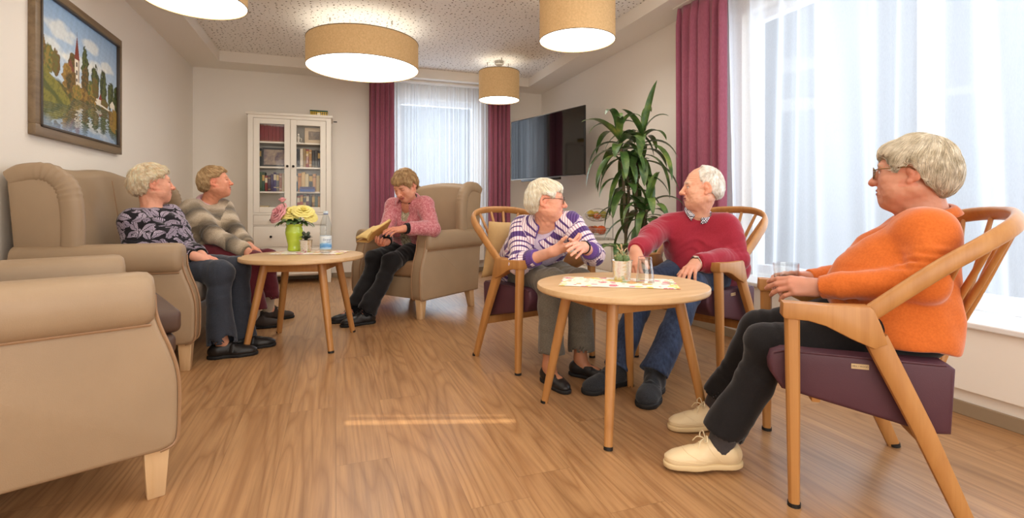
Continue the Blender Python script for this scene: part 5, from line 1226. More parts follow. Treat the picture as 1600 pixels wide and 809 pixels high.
# ---------------------------------------------------------------- the people
def pts(**k): return {n: np.array(v, float) for n, v in k.items()}
PEOPLE = []
def woman_orange():
    hl = nrm_(V(-.62, -.78, 0)); pel = V(1.745, 1.14, .53)
    J = dict(pel=pel, hipL=pel+hl*.085, hipR=pel-hl*.085, shL=P(1452, 364, 1.51), shR=P(1424, 364, 1.80), nbo=V(0, 0, .028), elL=P(1448, 440, 1.46), elR=P(1372, 432, 1.88), wrL=P(1279, 449, 1.64), wrR=P(1262, 436, 1.86), knL=P(1200, 542, 1.68), knR=P(1188, 514, 1.95), anL=P(1126, 688, 1.72), anR=P(1118, 628, 2.03),
             toeL=(-.93, .36), toeR=(-.95, .30), head=P(1427, 270, 1.66))
    return dict(J=J, collars=[dict(m=M_ORANGE, r0=.060, r1=.084, hgt=.030, drop=.026, gap=.45, tip=.022)], label='woman in orange sweater and black trousers sitting with a glass in her hands', fwd=V(-.78, .62, 0), face=V(-.42, .905, -.02), hup=V(.05, 0, 1), hs=1.0, girth=1.08, seed=4, skin=(196, 138, 112), hskin=(188, 132, 108), lip=(150, 84, 78), redness=1.2, brow=(176, 156, 130),
        head=dict(chub=1.0, age=1.2), hair=dict(GREY_H, line=LINE_BOB, vol=1.2, sweep=.1, fwd=.35, n=2200, len=.085, seed=2, fluff=.004, wide=1.03, tex=.8, under=.35, thick=.8), glasses=M_GOLDF,
        handL=dict(dir=V(-.80, .58, .05), dors=V(-.35, -.72, .55), curl=[.42, .46, .5, .55], thumb=(.35, .85, -.5)), handR=dict(dir=V(-.78, .45, -.05), dors=V(.45, .85, .35), curl=[.42, .46, .5, .55], thumb=(.35, .85, -.5)),
        trousers=dict(m=M_BLACKC, r=.98, hemL=P(1131, 676, 1.72), hemR=P(1122, 620, 2.02), hemr=.068), top=dict(m=M_ORANGE, belly=.85, bust=1, hem=-.03, cut=-.075, sleeve=.95, neckr=.060, cuts=[(((.04, .0, 0), (.085, -.07, 0)), (.022, .010), .012)], band=M_ORANGE, r=1.02),
        shirt=None, shoes=dict(m=M_SHOEC, sole=M_SOLEC, L=.262, style='lace', lace=M_CREAMLACE, sock=M_SOCKG, pitchL=-.02, liftL=.012, pitchR=-.04, liftR=.010, wide=.95))
def man_burgundy():
    pel = V(2.085, 2.425, .53); hl = nrm_(V(.42, -.80, 0))
    J = dict(pel=pel, hipL=pel+hl*.09, hipR=pel-hl*.09, shL=P(1136, 356, 2.82), shR=P(1046, 352, 2.96), nbo=V(0, 0, .012), elL=P(1150, 404, 2.74), elR=P(1016, 372, 2.82), wrL=P(1088, 411, 2.60), wrR=P(993, 392, 2.66), knL=P(1080, 448, 2.60), knR=P(1008, 442, 2.75), anL=P(1022, 583, 2.42), anR=P(962, 576, 2.53), toeL=(-.72, -.69), toeR=(-.95, -.30), head=P(1097, 293, 2.82))
    return dict(J=J, collars=[dict(m=M_CHECK, r0=.059, r1=.076, hgt=.034, drop=.018, gap=.30, tip=.012, lift=.030)], watch=('L', -.005, M_STEEL, plain('pale_dial', (226, 216, 190), .3), .0325), label='man in burgundy sweater and jeans resting his hand on his thigh', fwd=V(-.85, -.5, 0), face=V(-.905, .42, -.03), hs=1.0, girth=1.06, fem=0, seed=9, skin=(226, 170, 140), hskin=(206, 150, 122), lip=(176, 104, 92), brow=(200, 184, 160), redness=.9,
        head=dict(age=1.5, jaw=1.2, nose=1.6, chub=.5), hair=dict(cols=[(214, 204, 188), (240, 236, 228), (190, 176, 158)], line=[(-.13, -.075), (-.06, -.066), (-.03, -.035), (-.014, .010), (.004, .018), (.012, .002), (.024, .020), (.036, .060), (.05, .2)], vol=.25, fringe=0, side=0, back=1, wide=.97, n=900, len=.030, seed=3, fluff=.004, bald=((0, .085, .108), (.060, .088, .060)), tex=.4, thick=.7, under=.1),
        handL=dict(dir=V(-.80, -.45, -.25), dors=V(-.15, -.10, .98), curl=RELAX), handR=dict(dir=V(-.40, -.50, -.77), dors=V(-.70, -.30, .55), curl=[.5, .55, .6, .62]), handsc=1.02,
        trousers=dict(m=M_DENIM, r=1.02, hemr=.068), top=dict(m=M_BURS, belly=.95, hem=.02, sleeve=1.16, fold=1.25, neckr=.060, cuts=[(((.045, .0, 0), (.085, -.055, 0)), (.026, .010), .010)], band=M_BURS, r=1.09),
        shirt=dict(m=M_CHECK, nz=-.004, r=.86), shoes=dict(m=M_FELT, sole=M_SOLEB, L=.30, style='slipper', sock=M_SOCKK, wide=1.1))
def woman_stripes():
    pel = V(1.095, 2.895, .525); hl = nrm_(V(.96, .27, 0))
    J = dict(pel=pel, hipL=pel+hl*.085, hipR=pel-hl*.085, shL=P(893, 352, 2.80), shR=P(815, 358, 2.92), elL=P(926, 397, 2.68), elR=P(812, 412, 2.76), wrL=P(912, 386, 2.53), wrR=P(866, 392, 2.58), knL=P(906, 441, 2.66), knR=P(862, 441, 2.64), anL=P(907, 560, 2.66), anR=P(858, 572, 2.56), toeL=(.55, -.83), toeR=(.12, -.99), head=P(853, 313, 2.80), )
    return dict(J=J, watch=('L', .004, M_BLACKRIB, plain('silver_dial', (190, 190, 196), .25, .3), .030), label='woman in purple and white striped cardigan talking with raised hands', fwd=V(.4, -.91, 0), face=V(.90, -.43, -.04), hs=.97, girth=1.0, seed=14, skin=(222, 160, 132), hskin=(222, 166, 142), lip=(176, 92, 90), brow=(190, 170, 146),
        head=dict(chub=.8, mouth_open=.4, age=1.3), hair=dict(WHITE_H, line=LINE_BOB, vol=1.1, sweep=.12, fwd=.6, n=1900, len=.075, seed=5, fluff=.004, under=.3, tex=.8), glasses=M_GLF, glassp=dict(half=True),
        handL=dict(dir=V(-.62, -.70, .10), dors=V(.45, -.55, .70), curl=[.30, .34, .38, .42], thumb=(.6, .75, .1)), handR=dict(dir=V(.78, -.52, .28), dors=V(-.15, -.55, -.80), curl=[.30, .36, .45, .5], bare=.20, thumb=(.7, .7, -.1)),
        trousers=dict(m=M_WOOL, r=1.0, hemr=.070, hemL=P(909, 549, 2.66), hemR=P(861, 553, 2.57)), top=dict(name='cardigan', m=M_CARD, bust=1, belly=.5, hem=.02, sleeve=1.06, neckr=.064, cuffR=P(838, 402, 2.68), cuffL=P(921, 391, 2.59), cuts=[(((.05, .02, 0), (.11, -.16, .0)), (.042, .014), .012)], placket=.013, band=M_PURRIB, cuffr=1.12),
        shirt=dict(m=M_LILAC, nz=-.022, neckr=.058, r=.95), shoes=dict(m=M_SHOEB, sole=M_SOLEB, L=.245, style='loafer', wide=.92), stocking=(176, 118, 86))
def woman_reading():
    pel = V(.66, 4.48, .53); hl = nrm_(V(.61, -.79, 0))
    J = dict(pel=pel, hipL=pel+hl*.085, hipR=pel-hl*.085, shL=P(664, 320, 4.16), shR=P(614, 323, 4.26), elL=P(676, 357, 4.02), elR=P(604, 358, 4.10), wrL=P(632, 357, 3.84), wrR=P(604, 378, 3.88), knL=P(612, 409, 4.00), knR=P(586, 404, 4.12), anL=P(572, 487, 3.84), anR=P(556, 480, 3.94), toeL=(-.97, -.25), toeR=(-.99, -.1), head=P(633, 289, 4.10))
    return dict(J=J, collars=[dict(m=M_FLEECE, r0=.066, r1=.098, hgt=.038, drop=.030, gap=.70, tip=.026, lift=.030), dict(name='inner_collar', m=M_BLACKRIB, f=.006, r0=.057, r1=.063, hgt=.036, drop=.012, gap=.42, tip=.008, lift=.024)], label='woman in pink fleece jacket reading an open book', fwd=V(-.79, -.61, 0), face=V(-.60, -.56, -.58), hs=1.03, girth=1.02, seed=21, skin=(220, 158, 130), hskin=(206, 140, 112), lip=(186, 100, 92), brow=(150, 112, 80), closed=1,
        head=dict(smile=1.2, chub=1.0, age=.8), hair=dict(SANDY_H, line=LINE_BOB, vol=1.5, sweep=.25, fwd=.55, n=1600, len=.065, seed=7, fluff=.009, tex=1.2, wide=1.03),
        handL=dict(dir=V(-.93, -.30, -.05), dors=V(-.15, -.45, .88), curl=[.22, .25, .3, .34]), handR=dict(dir=V(-.55, -.70, -.15), dors=V(-.35, .1, -.9), curl=[.6, .65, .7, .7]),
        trousers=dict(m=M_BLACKC, r=1.02, hemr=.072, fold=1.3), top=dict(name='jacket', m=M_FLEECE, bust=1, hem=.05, sleeve=1.10, neckr=.062, cuts=[(((.05, .02, .0), (.13, -.36, -.01)), (.034, .060), .010)], band=M_BLACKRIB, r=1.0),
        shirt=dict(m=M_BLOUSE, nz=-.02), shoes=dict(m=M_SHOEB, sole=M_SOLEB, L=.265, style='lace', sock=M_SOCKK))
def woman_leaves():
    pel = V(-1.075, 3.76, .53); hl = nrm_(V(.15, 1, 0))
    J = dict(pel=pel, hipL=pel+hl*.085, hipR=pel-hl*.085, shL=P(266, 337, 3.42), shR=P(208, 345, 3.18), elL=P(289, 385, 3.30), elR=P(210, 394, 3.06), wrL=P(314, 398, 3.14), wrR=P(303, 400, 3.02), knL=P(372, 420, 3.20), knR=P(344, 427, 3.03), anL=P(378, 522, 3.17), anR=P(346, 533, 2.985), toeL=(.92, .10), toeR=(.98, .10), head=P(238, 287, 3.34))
    return dict(J=J, neckband=M_BLACKRIB, label='woman in black and lilac leaf-print sweater sitting at the near end of the sofa', fwd=V(.98, -.15, 0), face=V(.90, .43, .02), hup=V(-.05, 0, 1), hs=1.05, girth=1.03, seed=31, skin=(222, 160, 132), hskin=(222, 160, 134), lip=(176, 92, 86), brow=(196, 172, 140),
        head=dict(smile=.7, chub=.9, age=1.3), hair=dict(cols=[(232, 206, 166), (250, 236, 212), (188, 154, 114)], under=.35, line=LINE_OPEN, vol=1.9, fwd=.4, n=2300, len=.06, seed=11, fluff=.016, tex=1.2, thick=.9), 
        handL=dict(dir=V(.62, -.60, -.35), dors=V(.35, -.1, .93), curl=[.3, .34, .38, .4]), handR=dict(dir=V(.90, .28, -.22), dors=V(.25, -.30, .92), curl=[.25, .28, .32, .36]),
        trousers=dict(m=M_NAVY, r=1.06, hemr=.078, hemL=P(379, 527, 3.17), hemR=P(347, 538, 2.985)), top=dict(m=M_LEAF, bust=1, belly=.7, hem=.02, sleeve=1.08, neckr=.058, band=M_BLACKRIB, h=.005), shirt=None, shoes=dict(m=M_SHOEB, sole=M_SOLEB, L=.265, style='strap', wide=1.05), stocking=(196, 140, 110))
def woman_ombre():
    pel = V(-.985, 4.47, .535); hl = nrm_(V(.25, 1, 0))
    J = dict(pel=pel, hipL=pel+hl*.085, hipR=pel-hl*.085, shL=P(350, 326, 4.16), shR=P(298, 326, 3.94), elL=P(368, 362, 3.98), elR=P(334, 368, 3.78), wrL=P(388, 383, 3.84), wrR=P(387, 393, 3.72), knL=P(418, 405, 3.95), knR=P(396, 409, 3.75), anL=P(419, 478, 3.96), anR=P(396, 496, 3.70), toeL=(.93, .30), toeR=(.95, .05), head=P(336, 284, 4.02))
    return dict(J=J, collars=[dict(m=M_PINKC, r0=.060, r1=.086, hgt=.036, drop=.024, gap=.32, tip=.020, lift=.034)], label='woman in grey and beige knit sweater leaning forward on the sofa', fwd=V(.95, -.25, 0), face=V(.975, .12, .12), hup=V(-.15, 0, 1), hs=1.02, girth=1.05, seed=41, skin=(222, 152, 120), hskin=(218, 152, 122), lip=(180, 90, 80), brow=(170, 130, 96), closed=1,
        head=dict(smile=1.0, chub=.8, mouth_open=.5, age=1.2), hair=dict(cols=[(176, 140, 98), (212, 182, 138), (120, 92, 64)], line=LINE_OPEN, vol=1.2, fwd=.9, n=1700, len=.06, seed=13, fluff=.006),
        handL=dict(dir=V(.85, -.25, -.45), dors=V(.45, -.10, .88), curl=[.3, .34, .4, .42]), handR=dict(dir=V(.42, -.28, -.86), dors=V(.75, -.45, .50), curl=[.2, .22, .26, .3]),
        trousers=dict(m=M_BURG, r=1.08, hemr=.080, hemL=P(420, 468, 3.95), hemR=P(397, 484, 3.71)), top=dict(m=M_OMBRE, bust=1, belly=.7, hem=.02, sleeve=1.18, neckr=.060, band=M_OMBRERIB, cuts=[(((.045, .0, 0), (.08, -.04, 0)), (.020, .008), .010)]),
        shirt=dict(m=M_PINKC, nz=-.004), shoes=dict(m=M_SHOEBR, sole=M_SOLEB, L=.265, style='lace', sock=M_SOCKB, wide=1.05))
def neck_up(c): return nrm_(c['skull']-c['nb'])
def neckband(c, m, r=.060, dz=.016, tilt=.35, rad=.009):
    u = nrm_(neck_up(c)-c['fw']*tilt*0); f = nrm_(c['fw']-u*(c['fw']@u)); s = np.cross(f, u)
    MB().tube([tuple(c['nb']+u*(dz-.022*max(0, math.cos(a))*tilt/.35)+f*(math.cos(a)*r*1.12+.006)+s*math.sin(a)*r-c['base']) for a in np.linspace(0, 2*PI, 40, endpoint=False)], 1.0, 8, closed=True, sec=(rad*.7, rad*1.5)).build('neckband', m, c['top_o'])
def watch(c, side, off, m_band, m_face, rw=.030):
    J = c['J']; wr = J['wr'+side]; ax = nrm_(J['el'+side]-wr); p = wr+ax*off-c['base']; h = c['hand'+side]; d = nrm_(h['dors']-ax*(h['dors']@ax)); s = np.cross(ax, d)
    w = MB().tube([tuple(p+(d*math.cos(a)*.92+s*math.sin(a))*rw) for a in np.linspace(0, 2*PI, 28, endpoint=False)], 1.0, 8, closed=True, sec=(.007, .0024), up=tuple(ax)).build('wristwatch', m_band, c['T'])
    Mx = Matrix.Translation(p+d*rw*.95) @ nrm3(d); MB().lathe([(0, -.002), (.0155, -.002), (.0165, .003), (.0145, .006), (0, .006)], 20, M=Mx).build('watch_case', m_band, w); MB().lathe([(0, .0062), (.0135, .0062)], 20, M=Mx).build('dial', m_face, w)
def nrm3(d): return Vector(d).to_track_quat('Z', 'Y').to_matrix().to_4x4()
def extras(c):
    for cl in c.get('collars', []):
        kw = dict(cl); nm = kw.pop('name', 'collar'); m_ = kw.pop('m'); collar(nm, c['nb']+c['fw']*kw.pop('f', .004), neck_up(c), c['fw'], m_, c['T'], c['base'], **kw)
    if c.get('neckband'): neckband(c, c['neckband'])
    if c.get('watch'): watch(c, *c['watch'])
    return c
for fn_ in (woman_orange, man_burgundy, woman_stripes, woman_reading, woman_leaves, woman_ombre): PEOPLE.append(extras(person(fn_())))
WO, MB_, WS, WR_, WL, WM = PEOPLE
# ---- small things
def at_table(t, x, y, z=.566): return (t.location.x+x, t.location.y+y, z)
# printed runners on the two tables
k = Nt('printed_runner'); oc = k.coord('Object'); nz = k.n('TexNoise'); k.put(nz.inputs['Vector'], oc); nz.inputs['Scale'].default_value = 30; wv_ = k.n('VectorMath', {'operation': 'MULTIPLY_ADD'}); k.put(wv_.inputs[0], nz.outputs['Color']); wv_.inputs[1].default_value = (.03, .03, 0); k.put(wv_.inputs[2], oc)
vo = k.n('TexVoronoi', {'voronoi_dimensions': '2D'}); k.put(vo.inputs['Vector'], wv_.outputs[0]); vo.inputs['Scale'].default_value = 26; sc_ = k.n('SeparateColor'); k.put(sc_.inputs[0], vo.outputs['Color'])
mot = k.math('LESS_THAN', vo.outputs['Distance'], k.math('MULTIPLY', sc_.outputs[2], .62)); pal = k.ramp(sc_.outputs[0], [(0, rgba((226, 196, 60))), (.32, rgba((206, 92, 116))), (.5, rgba((226, 150, 70))), (.66, rgba((232, 214, 110))), (.82, rgba((140, 160, 84))), (.9, rgba((190, 70, 90)))], 'CONSTANT')
ring = k.math('LESS_THAN', k.math('PINGPONG', vo.outputs['Distance'], .07), .045); k.base(k.mix(k.math('MULTIPLY', mot, k.math('ADD', .62, k.math('MULTIPLY', ring, .38))), rgba((242, 234, 218)), pal)); k.rough(.85); M_RUN = k.m
def runner(label, t, x0, x1, y0, y1, rz):
    def f(u, v): return (x0+(x1-x0)*u, y0+(y1-y0)*v, .0012+.0009*math.sin(u*23)*math.sin(v*9+u*5)+.0008)
    o = MB().grid(f, 40, 20).build('table_runner', M_RUN); solidify(o, .0012); o.location = at_table(t, 0, 0, .5665); o.rotation_euler[2] = rz
    return tag(o, label, 'table runner')
runner('flower-printed runner on the near round table, under the upturned glass', TB, -.26, .23, -.135, .135, -.52)
o = runner('flower-printed runner on the far round table, under the green vase', T2, -.24, .24, -.125, .125, -.30); o.location = (T2.location.x+.040, T2.location.y+.125, .5795)
M_TIN = Nt('hammered_tin'); M_TIN.base(rgba((226, 222, 214))); M_TIN.b.inputs['Metallic'].default_value = .85; M_TIN.rough(.26); vz = M_TIN.n('TexVoronoi'); M_TIN.put(vz.inputs['Vector'], M_TIN.coord('Object')); vz.inputs['Scale'].default_value = 90; M_TIN.bump(vz.outputs[0], .35, .003); M_TIN = M_TIN.m
M_SOIL = plain('soil', (60, 46, 34), .95, bump=.6, bscale=120); M_CACT = plain('cactus_green', (92, 112, 62), .6, bump=.4, bscale=200, var=.2, vscale=60); M_LEAFG = plain('leaf_green', (74, 104, 50), .45, var=.25, vscale=30); M_LEAFD = plain('dusky_leaf', (70, 78, 60), .5, var=.25, vscale=40)
def tin_pot(label, loc, r=.036, hgt=.082):
    t = thing('tin_pot', label, 'potted plant', loc)
    MB().lathe([(0, 0), (r*.78, 0), (r*.80, .003), (r*.86, hgt*.30), (r*.865, hgt*.33), (r*.88, hgt*.36), (r*.97, hgt*.94), (r*1.04, hgt*.985), (r*1.05, hgt), (r*1.0, hgt), (r*.93, hgt*.93), (r*.84, hgt*.4), (0, hgt*.36)], 36).build('pot', M_TIN, t, sharp=50)
    MB().lathe([(0, hgt*.86), (r*.90, hgt*.84)], 20).build('soil', M_SOIL, t)
    return t
def leaf_blade(mb, p, d, L, W, droop, n=7, up=V(0, 0, 1), fold=.25):
    """strap leaf from p along d, bending down"""
    p = np.array(p, float); d = nrm_(d); side = np.cross(d, up); side = nrm_(side) if np.linalg.norm(side) > .05 else V(1, 0, 0); rows = []
    for i in range(n+1):
        t = i/n; wd = W*(math.sin(PI*min(1, .12+t*.88))**.75)*(1 if t < .97 else .15); nrm2 = np.cross(side, d)
        rows.append([mb.bm.verts.new(p+side*wd+nrm2*wd*fold), mb.bm.verts.new(p), mb.bm.verts.new(p-side*wd+nrm2*wd*fold)]); p = p+d*L/n; d = nrm_(d+V(0, 0, -1)*droop/n*(1+t)); side = nrm_(side-d*(side@d))
    for a, b in zip(rows, rows[1:]):
        for j in (0, 1): mb.bm.faces.new((a[j], a[j+1], b[j+1], b[j]))
rq = random.Random(5)
zt = .5695; zt2 = .5825
def pw(px, py, h):                                              # point of a level plane (height h) under a pixel
    z = FOC*(EYE-h)/(py-HORIZON); l = (px-800)/FOC*z; q = FW*z+RT*l; return float(q[0]), float(q[1])
x, y = pw(972, 437, zt); tp = tin_pot('hammered tin pot with small cactus on the near round table', (x, y, zt), .046, .088)
m = MB(); m.sphere((-.016, .002, .094), .020, 14, 10, (1, 1, 1.15)); m.sphere((.014, -.006, .092), .019, 14, 10, (1, 1, 1.1)); m.sphere((.008, .012, .105), .014, 12, 8, (1, 1, 1.8)); m.build('cactus', M_CACT, tp)
m = MB()
for i in range(70):
    a = rq.random()*6.28; e = rq.random()*1.3; c_ = rq.choice([(-.016, .002, .094, .021), (.014, -.006, .092, .020), (.008, .012, .112, .018)]); d = V(math.cos(a)*math.cos(e), math.sin(a)*math.cos(e), math.sin(e)); p = V(*c_[:3])+d*c_[3]; m.tube([tuple(p), tuple(p+d*.010)], [.0006, .0002], 4)
m.build('spines', plain('cactus_spines', (224, 196, 150), .7), tp)
m = MB()
for i in range(9): a = rq.random()*6.28; m.tube(smooth_path([(.006, .004, .10), (.006+.012*math.cos(a), .004+.012*math.sin(a), .13), (.006+.028*math.cos(a), .004+.028*math.sin(a), .135+.035*rq.random())], 4), .0013, 5)
m.build('dry_sprigs', plain('sprig_beige', (206, 176, 138), .8), tp)
m = MB()
for i in range(7): a = i*.9; m.sphere((.032*math.cos(a), .032*math.sin(a), .081), .008, 8, 6, (1, 1, .8))
m.build('pebbles', plain('cream_pebble', (226, 206, 168), .6), tp)
x, y = pw(478, 393.2, zt2); tp2 = tin_pot('small tin pot with a dusky leafed plant beside the green vase', (x, y, zt2), .043, .082)
m = MB()
for i in range(12): a = i*2.4; leaf_blade(m, (0, 0, .08), (math.cos(a)*.7, math.sin(a)*.7, .9-.03*i), .055, .014, .9, 5)
for i in range(6): a = i*1.1+.4; m.sphere((.018*math.cos(a), .018*math.sin(a), .105+.012*(i % 3)), .012, 10, 7, (1, .8, 1.1))
m.build('leaves', M_LEAFD, tp2)
# glasses
M_GLASS = clear_glass('tumbler_glass', (.95, .96, .96), 1.5, 1.6)
def tumbler(label, loc, r0, r1, hgt, flip=False, rz=0):
    M = Matrix.Translation((0, 0, hgt)) @ Matrix.Rotation(PI, 4, 'X') if flip else Matrix.Identity(4); n = 10
    def ringprof(r, z): return (r, z)
    o = MB().lathe([(0, 0), (r0*.9, 0), (r0, .004), (r0+(r1-r0)*.45, hgt*.45), (r0+(r1-r0)*.5, hgt*.5), (r0+(r1-r0)*.5+.0015, hgt*.53), (r1, hgt-.001), (r1-.0008, hgt), (r1-.0022, hgt-.001), (r0+(r1-r0)*.5-.002, hgt*.5), (r0-.002, .014), (0, .011)], 40, M=M).build('drinking_glass', M_GLASS, sharp=30)
    o.location = loc; return tag(o, label, 'glass')
x, y = pw(1008, 441, zt); tumbler('clear tumbler standing upside down on the near round table', (x, y, zt), .029, .039, .112, True)
JO = WO['J']; gl = (JO['wrL']+nrm_(WO['handL']['dir'])*.085+JO['wrR']+nrm_(WO['handR']['dir'])*.085)/2
tumbler('low clear glass held in both hands by the woman in orange', tuple(gl+V(0, 0, -.030)), .034, .042, .098)
# green vase with roses
x, y = pw(460, 391.8, zt2); vs = thing('flower_vase', 'lime green vase of yellow and pink roses on the far round table', 'vase', (x, y, zt2))
MB().lathe([(0, 0), (.038, 0), (.044, .006), (.046, .014), (.043, .028), (.044, .050), (.053, .090), (.060, .125), (.0605, .137), (.059, .140), (.058, .158), (.053, .172), (.0535, .180), (.058, .186), (.0575, .191), (.050, .189), (.046, .172), (.050, .14), (0, .10)], 44).build('vase_body', plain('lime_glaze', (184, 206, 66), .22, coat=.5), vs, sharp=60)
M_ROSEY = plain('yellow_rose', (244, 230, 138), .6, var=.06, vscale=30); M_ROSEP = plain('pink_rose', (226, 160, 164), .6, var=.15, vscale=25)
def rose(c, d, r, mt, nm, bud=False):
    c = V(*c); d = nrm_(d); a0 = nrm_(np.cross(d, V(.3, .9, .2))); b0 = np.cross(d, a0); mb = MB(); rr = random.Random(int(r*1e5)+len(nm))
    for ly in range(2 if bud else 5):
        npet = 3+ly; ro = r*(.22+.19*ly); h_ = r*(.95-.10*ly); ph = ly*.7; fl_ = .10+.16*ly
        for q in range(npet):
            a = ph+q*2*PI/npet; wd = PI/npet*1.35
            def f(u, v, a=a, wd=wd, ro=ro, h_=h_, fl_=fl_):
                an = a+(u-.5)*2*wd; rad = ro*(.35+.75*v**.6)+r*fl_*v**3+r*.05*math.sin(u*9+a*3)*v; hh = h_*(v*(1.0-.35*abs(2*u-1)**2.2))-(r*.25*(ro/r)) - r*fl_*.5*v**4
                return tuple(c+d*hh+(a0*math.cos(an)+b0*math.sin(an))*rad)
            mb.grid(f, 8, 7)
    o = mb.build(nm, mt, vs, sharp=None); solidify(o, .0012); return o
cam_r = V(*RT, 0); toc = -V(*FW, 0)
def vp(px, py): z_ = .3306*x+.9438*y; return P(px, py, z_)-V(x, y, zt2)
roses = [((432, 331), toc*.5+V(-.5, 0, .45), .045, M_ROSEP), ((455, 331), toc*.7+V(0, 0, .7), .042, M_ROSEY), ((474, 327), toc*.55+V(.25, 0, .8), .043, M_ROSEY), ((486, 336), toc*.6+V(.5, 0, .5), .030, M_ROSEY), ((445, 335), toc*.8+V(-.2, 0, .3), .027, M_ROSEY)]
st = MB(); lf = MB()
for (px, py), d, r, mt in roses:
    c_ = vp(px, py)-nrm_(d)*.012; rose(c_, d, r, mt, 'rose'); st.tube(smooth_path([(.0, 0, .12), tuple((c_+V(0, 0, .12))/2+V(0, 0, .01)), tuple(c_-nrm_(d)*.01)], 5), .0026, 6)
c_ = vp(441, 315); rose(c_, V(0, 0, 1), .036, M_ROSEP, 'rosebud', True); st.tube(smooth_path([(.0, 0, .12), tuple(c_*.6+V(0, 0, .07)), tuple(c_)], 5), .0022, 6)
st.build('stems', M_LEAFG, vs)
for i in range(16):
    a = i*2.39; e = .25+.5*rq.random(); leaf_blade(lf, (.03*math.cos(a), .03*math.sin(a), .185+.02*rq.random()), (math.cos(a), math.sin(a), e), .085+.05*rq.random(), .024, 1.2, 6)
lf.build('leaves', M_LEAFG, vs)
# water bottle
x, y = pw(509, 394.6, zt2); bt = thing('water_bottle', 'clear plastic water bottle with blue label on the far round table', 'bottle', (x, y, zt2)); M_PET = clear_glass('pet_plastic', (.90, .94, .97), 1.45, 1.3)
MB().lathe([(0, .004), (.028, 0), (.036, .006), (.038, .016), (.038, .118), (.0365, .126), (.0385, .135), (.036, .150), (.0385, .165), (.0365, .185), (.030, .215), (.021, .245), (.0145, .262), (.0135, .272), (0, .272)], 40).build('bottle_body', M_PET, bt, sharp=60)
k = Nt('bottle_label'); sz_ = k.n('SeparateXYZ'); k.put(sz_.inputs[0], k.coord('Object')); wz = k.n('TexNoise'); k.put(wz.inputs['Vector'], k.coord('Object', (18, 18, 45))); wz.inputs['Scale'].default_value = 1
k.base(k.ramp(k.math('ADD', sz_.outputs[2], k.math('MULTIPLY', k.math('SUBTRACT', wz.outputs[0], .5), .05)), [(.030, rgba((170, 204, 232))), (.044, rgba((74, 140, 206))), (.058, rgba((120, 176, 222))), (.072, rgba((206, 222, 234))), (.11, rgba((222, 232, 238)))])); k.rough(.4)
lbm = MB().lathe([(.0384, .026), (.0386, .030), (.0386, .112), (.0384, .116)], 40).build('label', k.m, bt, sharp=60)
MB().lathe([(0, .284), (.0150, .284), (.0155, .281), (.0155, .268), (.0145, .267)], 24).build('cap', plain('pale_blue_cap', (206, 222, 232), .4), bt, sharp=40); MB().lathe([(.0150, .262), (.0158, .263), (.0158, .266), (.0150, .267)], 24).build('cap_ring', plain('blue_ring', (40, 78, 150), .4), bt)
def curved_text(body, size, m, name, parent, zc, a0, r):
    cu = bpy.data.curves.new(name, 'FONT'); cu.body = body; cu.size = size; cu.align_x = 'CENTER'; cu.align_y = 'CENTER'; o = bpy.data.objects.new(name, cu); COL.objects.link(o); dg = bpy.context.evaluated_depsgraph_get(); me = bpy.data.meshes.new_from_object(o.evaluated_get(dg)); bpy.data.objects.remove(o)
    for v in me.vertices: a = a0+v.co.x/r; v.co = (r*math.sin(a), -r*math.cos(a), zc+v.co.y)
    return link_mesh(name, me, m, parent, smooth=False)
M_INK = plain('navy_ink', (44, 58, 120), .5); aa = math.atan2(-x, y)*-1
curved_text('Dreiser', .020, M_INK, 'lettering', lbm, .090, aa+.35, .0391); curved_text('Quelle', .013, M_INK, 'lettering', lbm, .075, aa+.55, .0391)
# fruit stand on the low cabinet
x, y = 2.515, 4.55; fs = thing('fruit_stand', 'two-tier chrome wire fruit stand on the low white cabinet', 'fruit stand', (x, y, .56), math.atan2(.25, .97)-1.0); fs.rotation_euler[2] = -math.atan2(FW[0], FW[1]); r = .160
m = MB(); arch = [(-r, 0, .0)]+[(-r, 0, h_) for h_ in (.05, .12, .19)]+[(-r*math.cos(a), 0, .19+.125*math.sin(a)) for a in np.linspace(.15, PI-.15, 14)]+[(r, 0, h_) for h_ in (.19, .12, .05, .0)]
m.tube(arch, .0042, 8); m.build('arch', M_STEEL, fs)
m = MB(); m.tube(smooth_path([(-r, 0, .006), (-r, -.10, .006), (0, -.13, .006), (r, -.10, .006), (r, 0, .006)], 5), .004, 8)
m.tube(smooth_path([(-r, 0, .006), (-r, .10, .006), (0, .13, .006), (r, .10, .006), (r, 0, .006)], 5), .004, 8); m.build('foot_frame', M_STEEL, fs)
for fx, fy in ((-.09, -.118), (.09, -.118)): MB().sphere((fx, fy, .007), .007, 10, 8).build('foot', M_BLACK, fs)
for zc, R0, dp in ((.055, .135, .070), (.195, .125, .075)):
    m = MB()
    for q in range(5):
        t = q/4; rr_ = R0*math.sin(.35+t*(PI/2-.35)) if q else R0*.34; zz = zc+dp*(1-math.cos(.35+t*(PI/2-.35)))-.012; m.tube([(rr_*math.cos(a), rr_*math.sin(a), zz) for a in np.linspace(0, 2*PI, 40, endpoint=False)], .0016 if q < 4 else .003, 5, closed=True)
    for q in range(20):
        a = q*2*PI/20; m.tube([(R0*math.sin(b)*math.cos(a), R0*math.sin(b)*math.sin(a), zc+dp*(1-math.cos(b))-.012) for b in np.linspace(.3, PI/2, 8)], .0014, 5)
    m.build('basket', M_STEEL, fs)
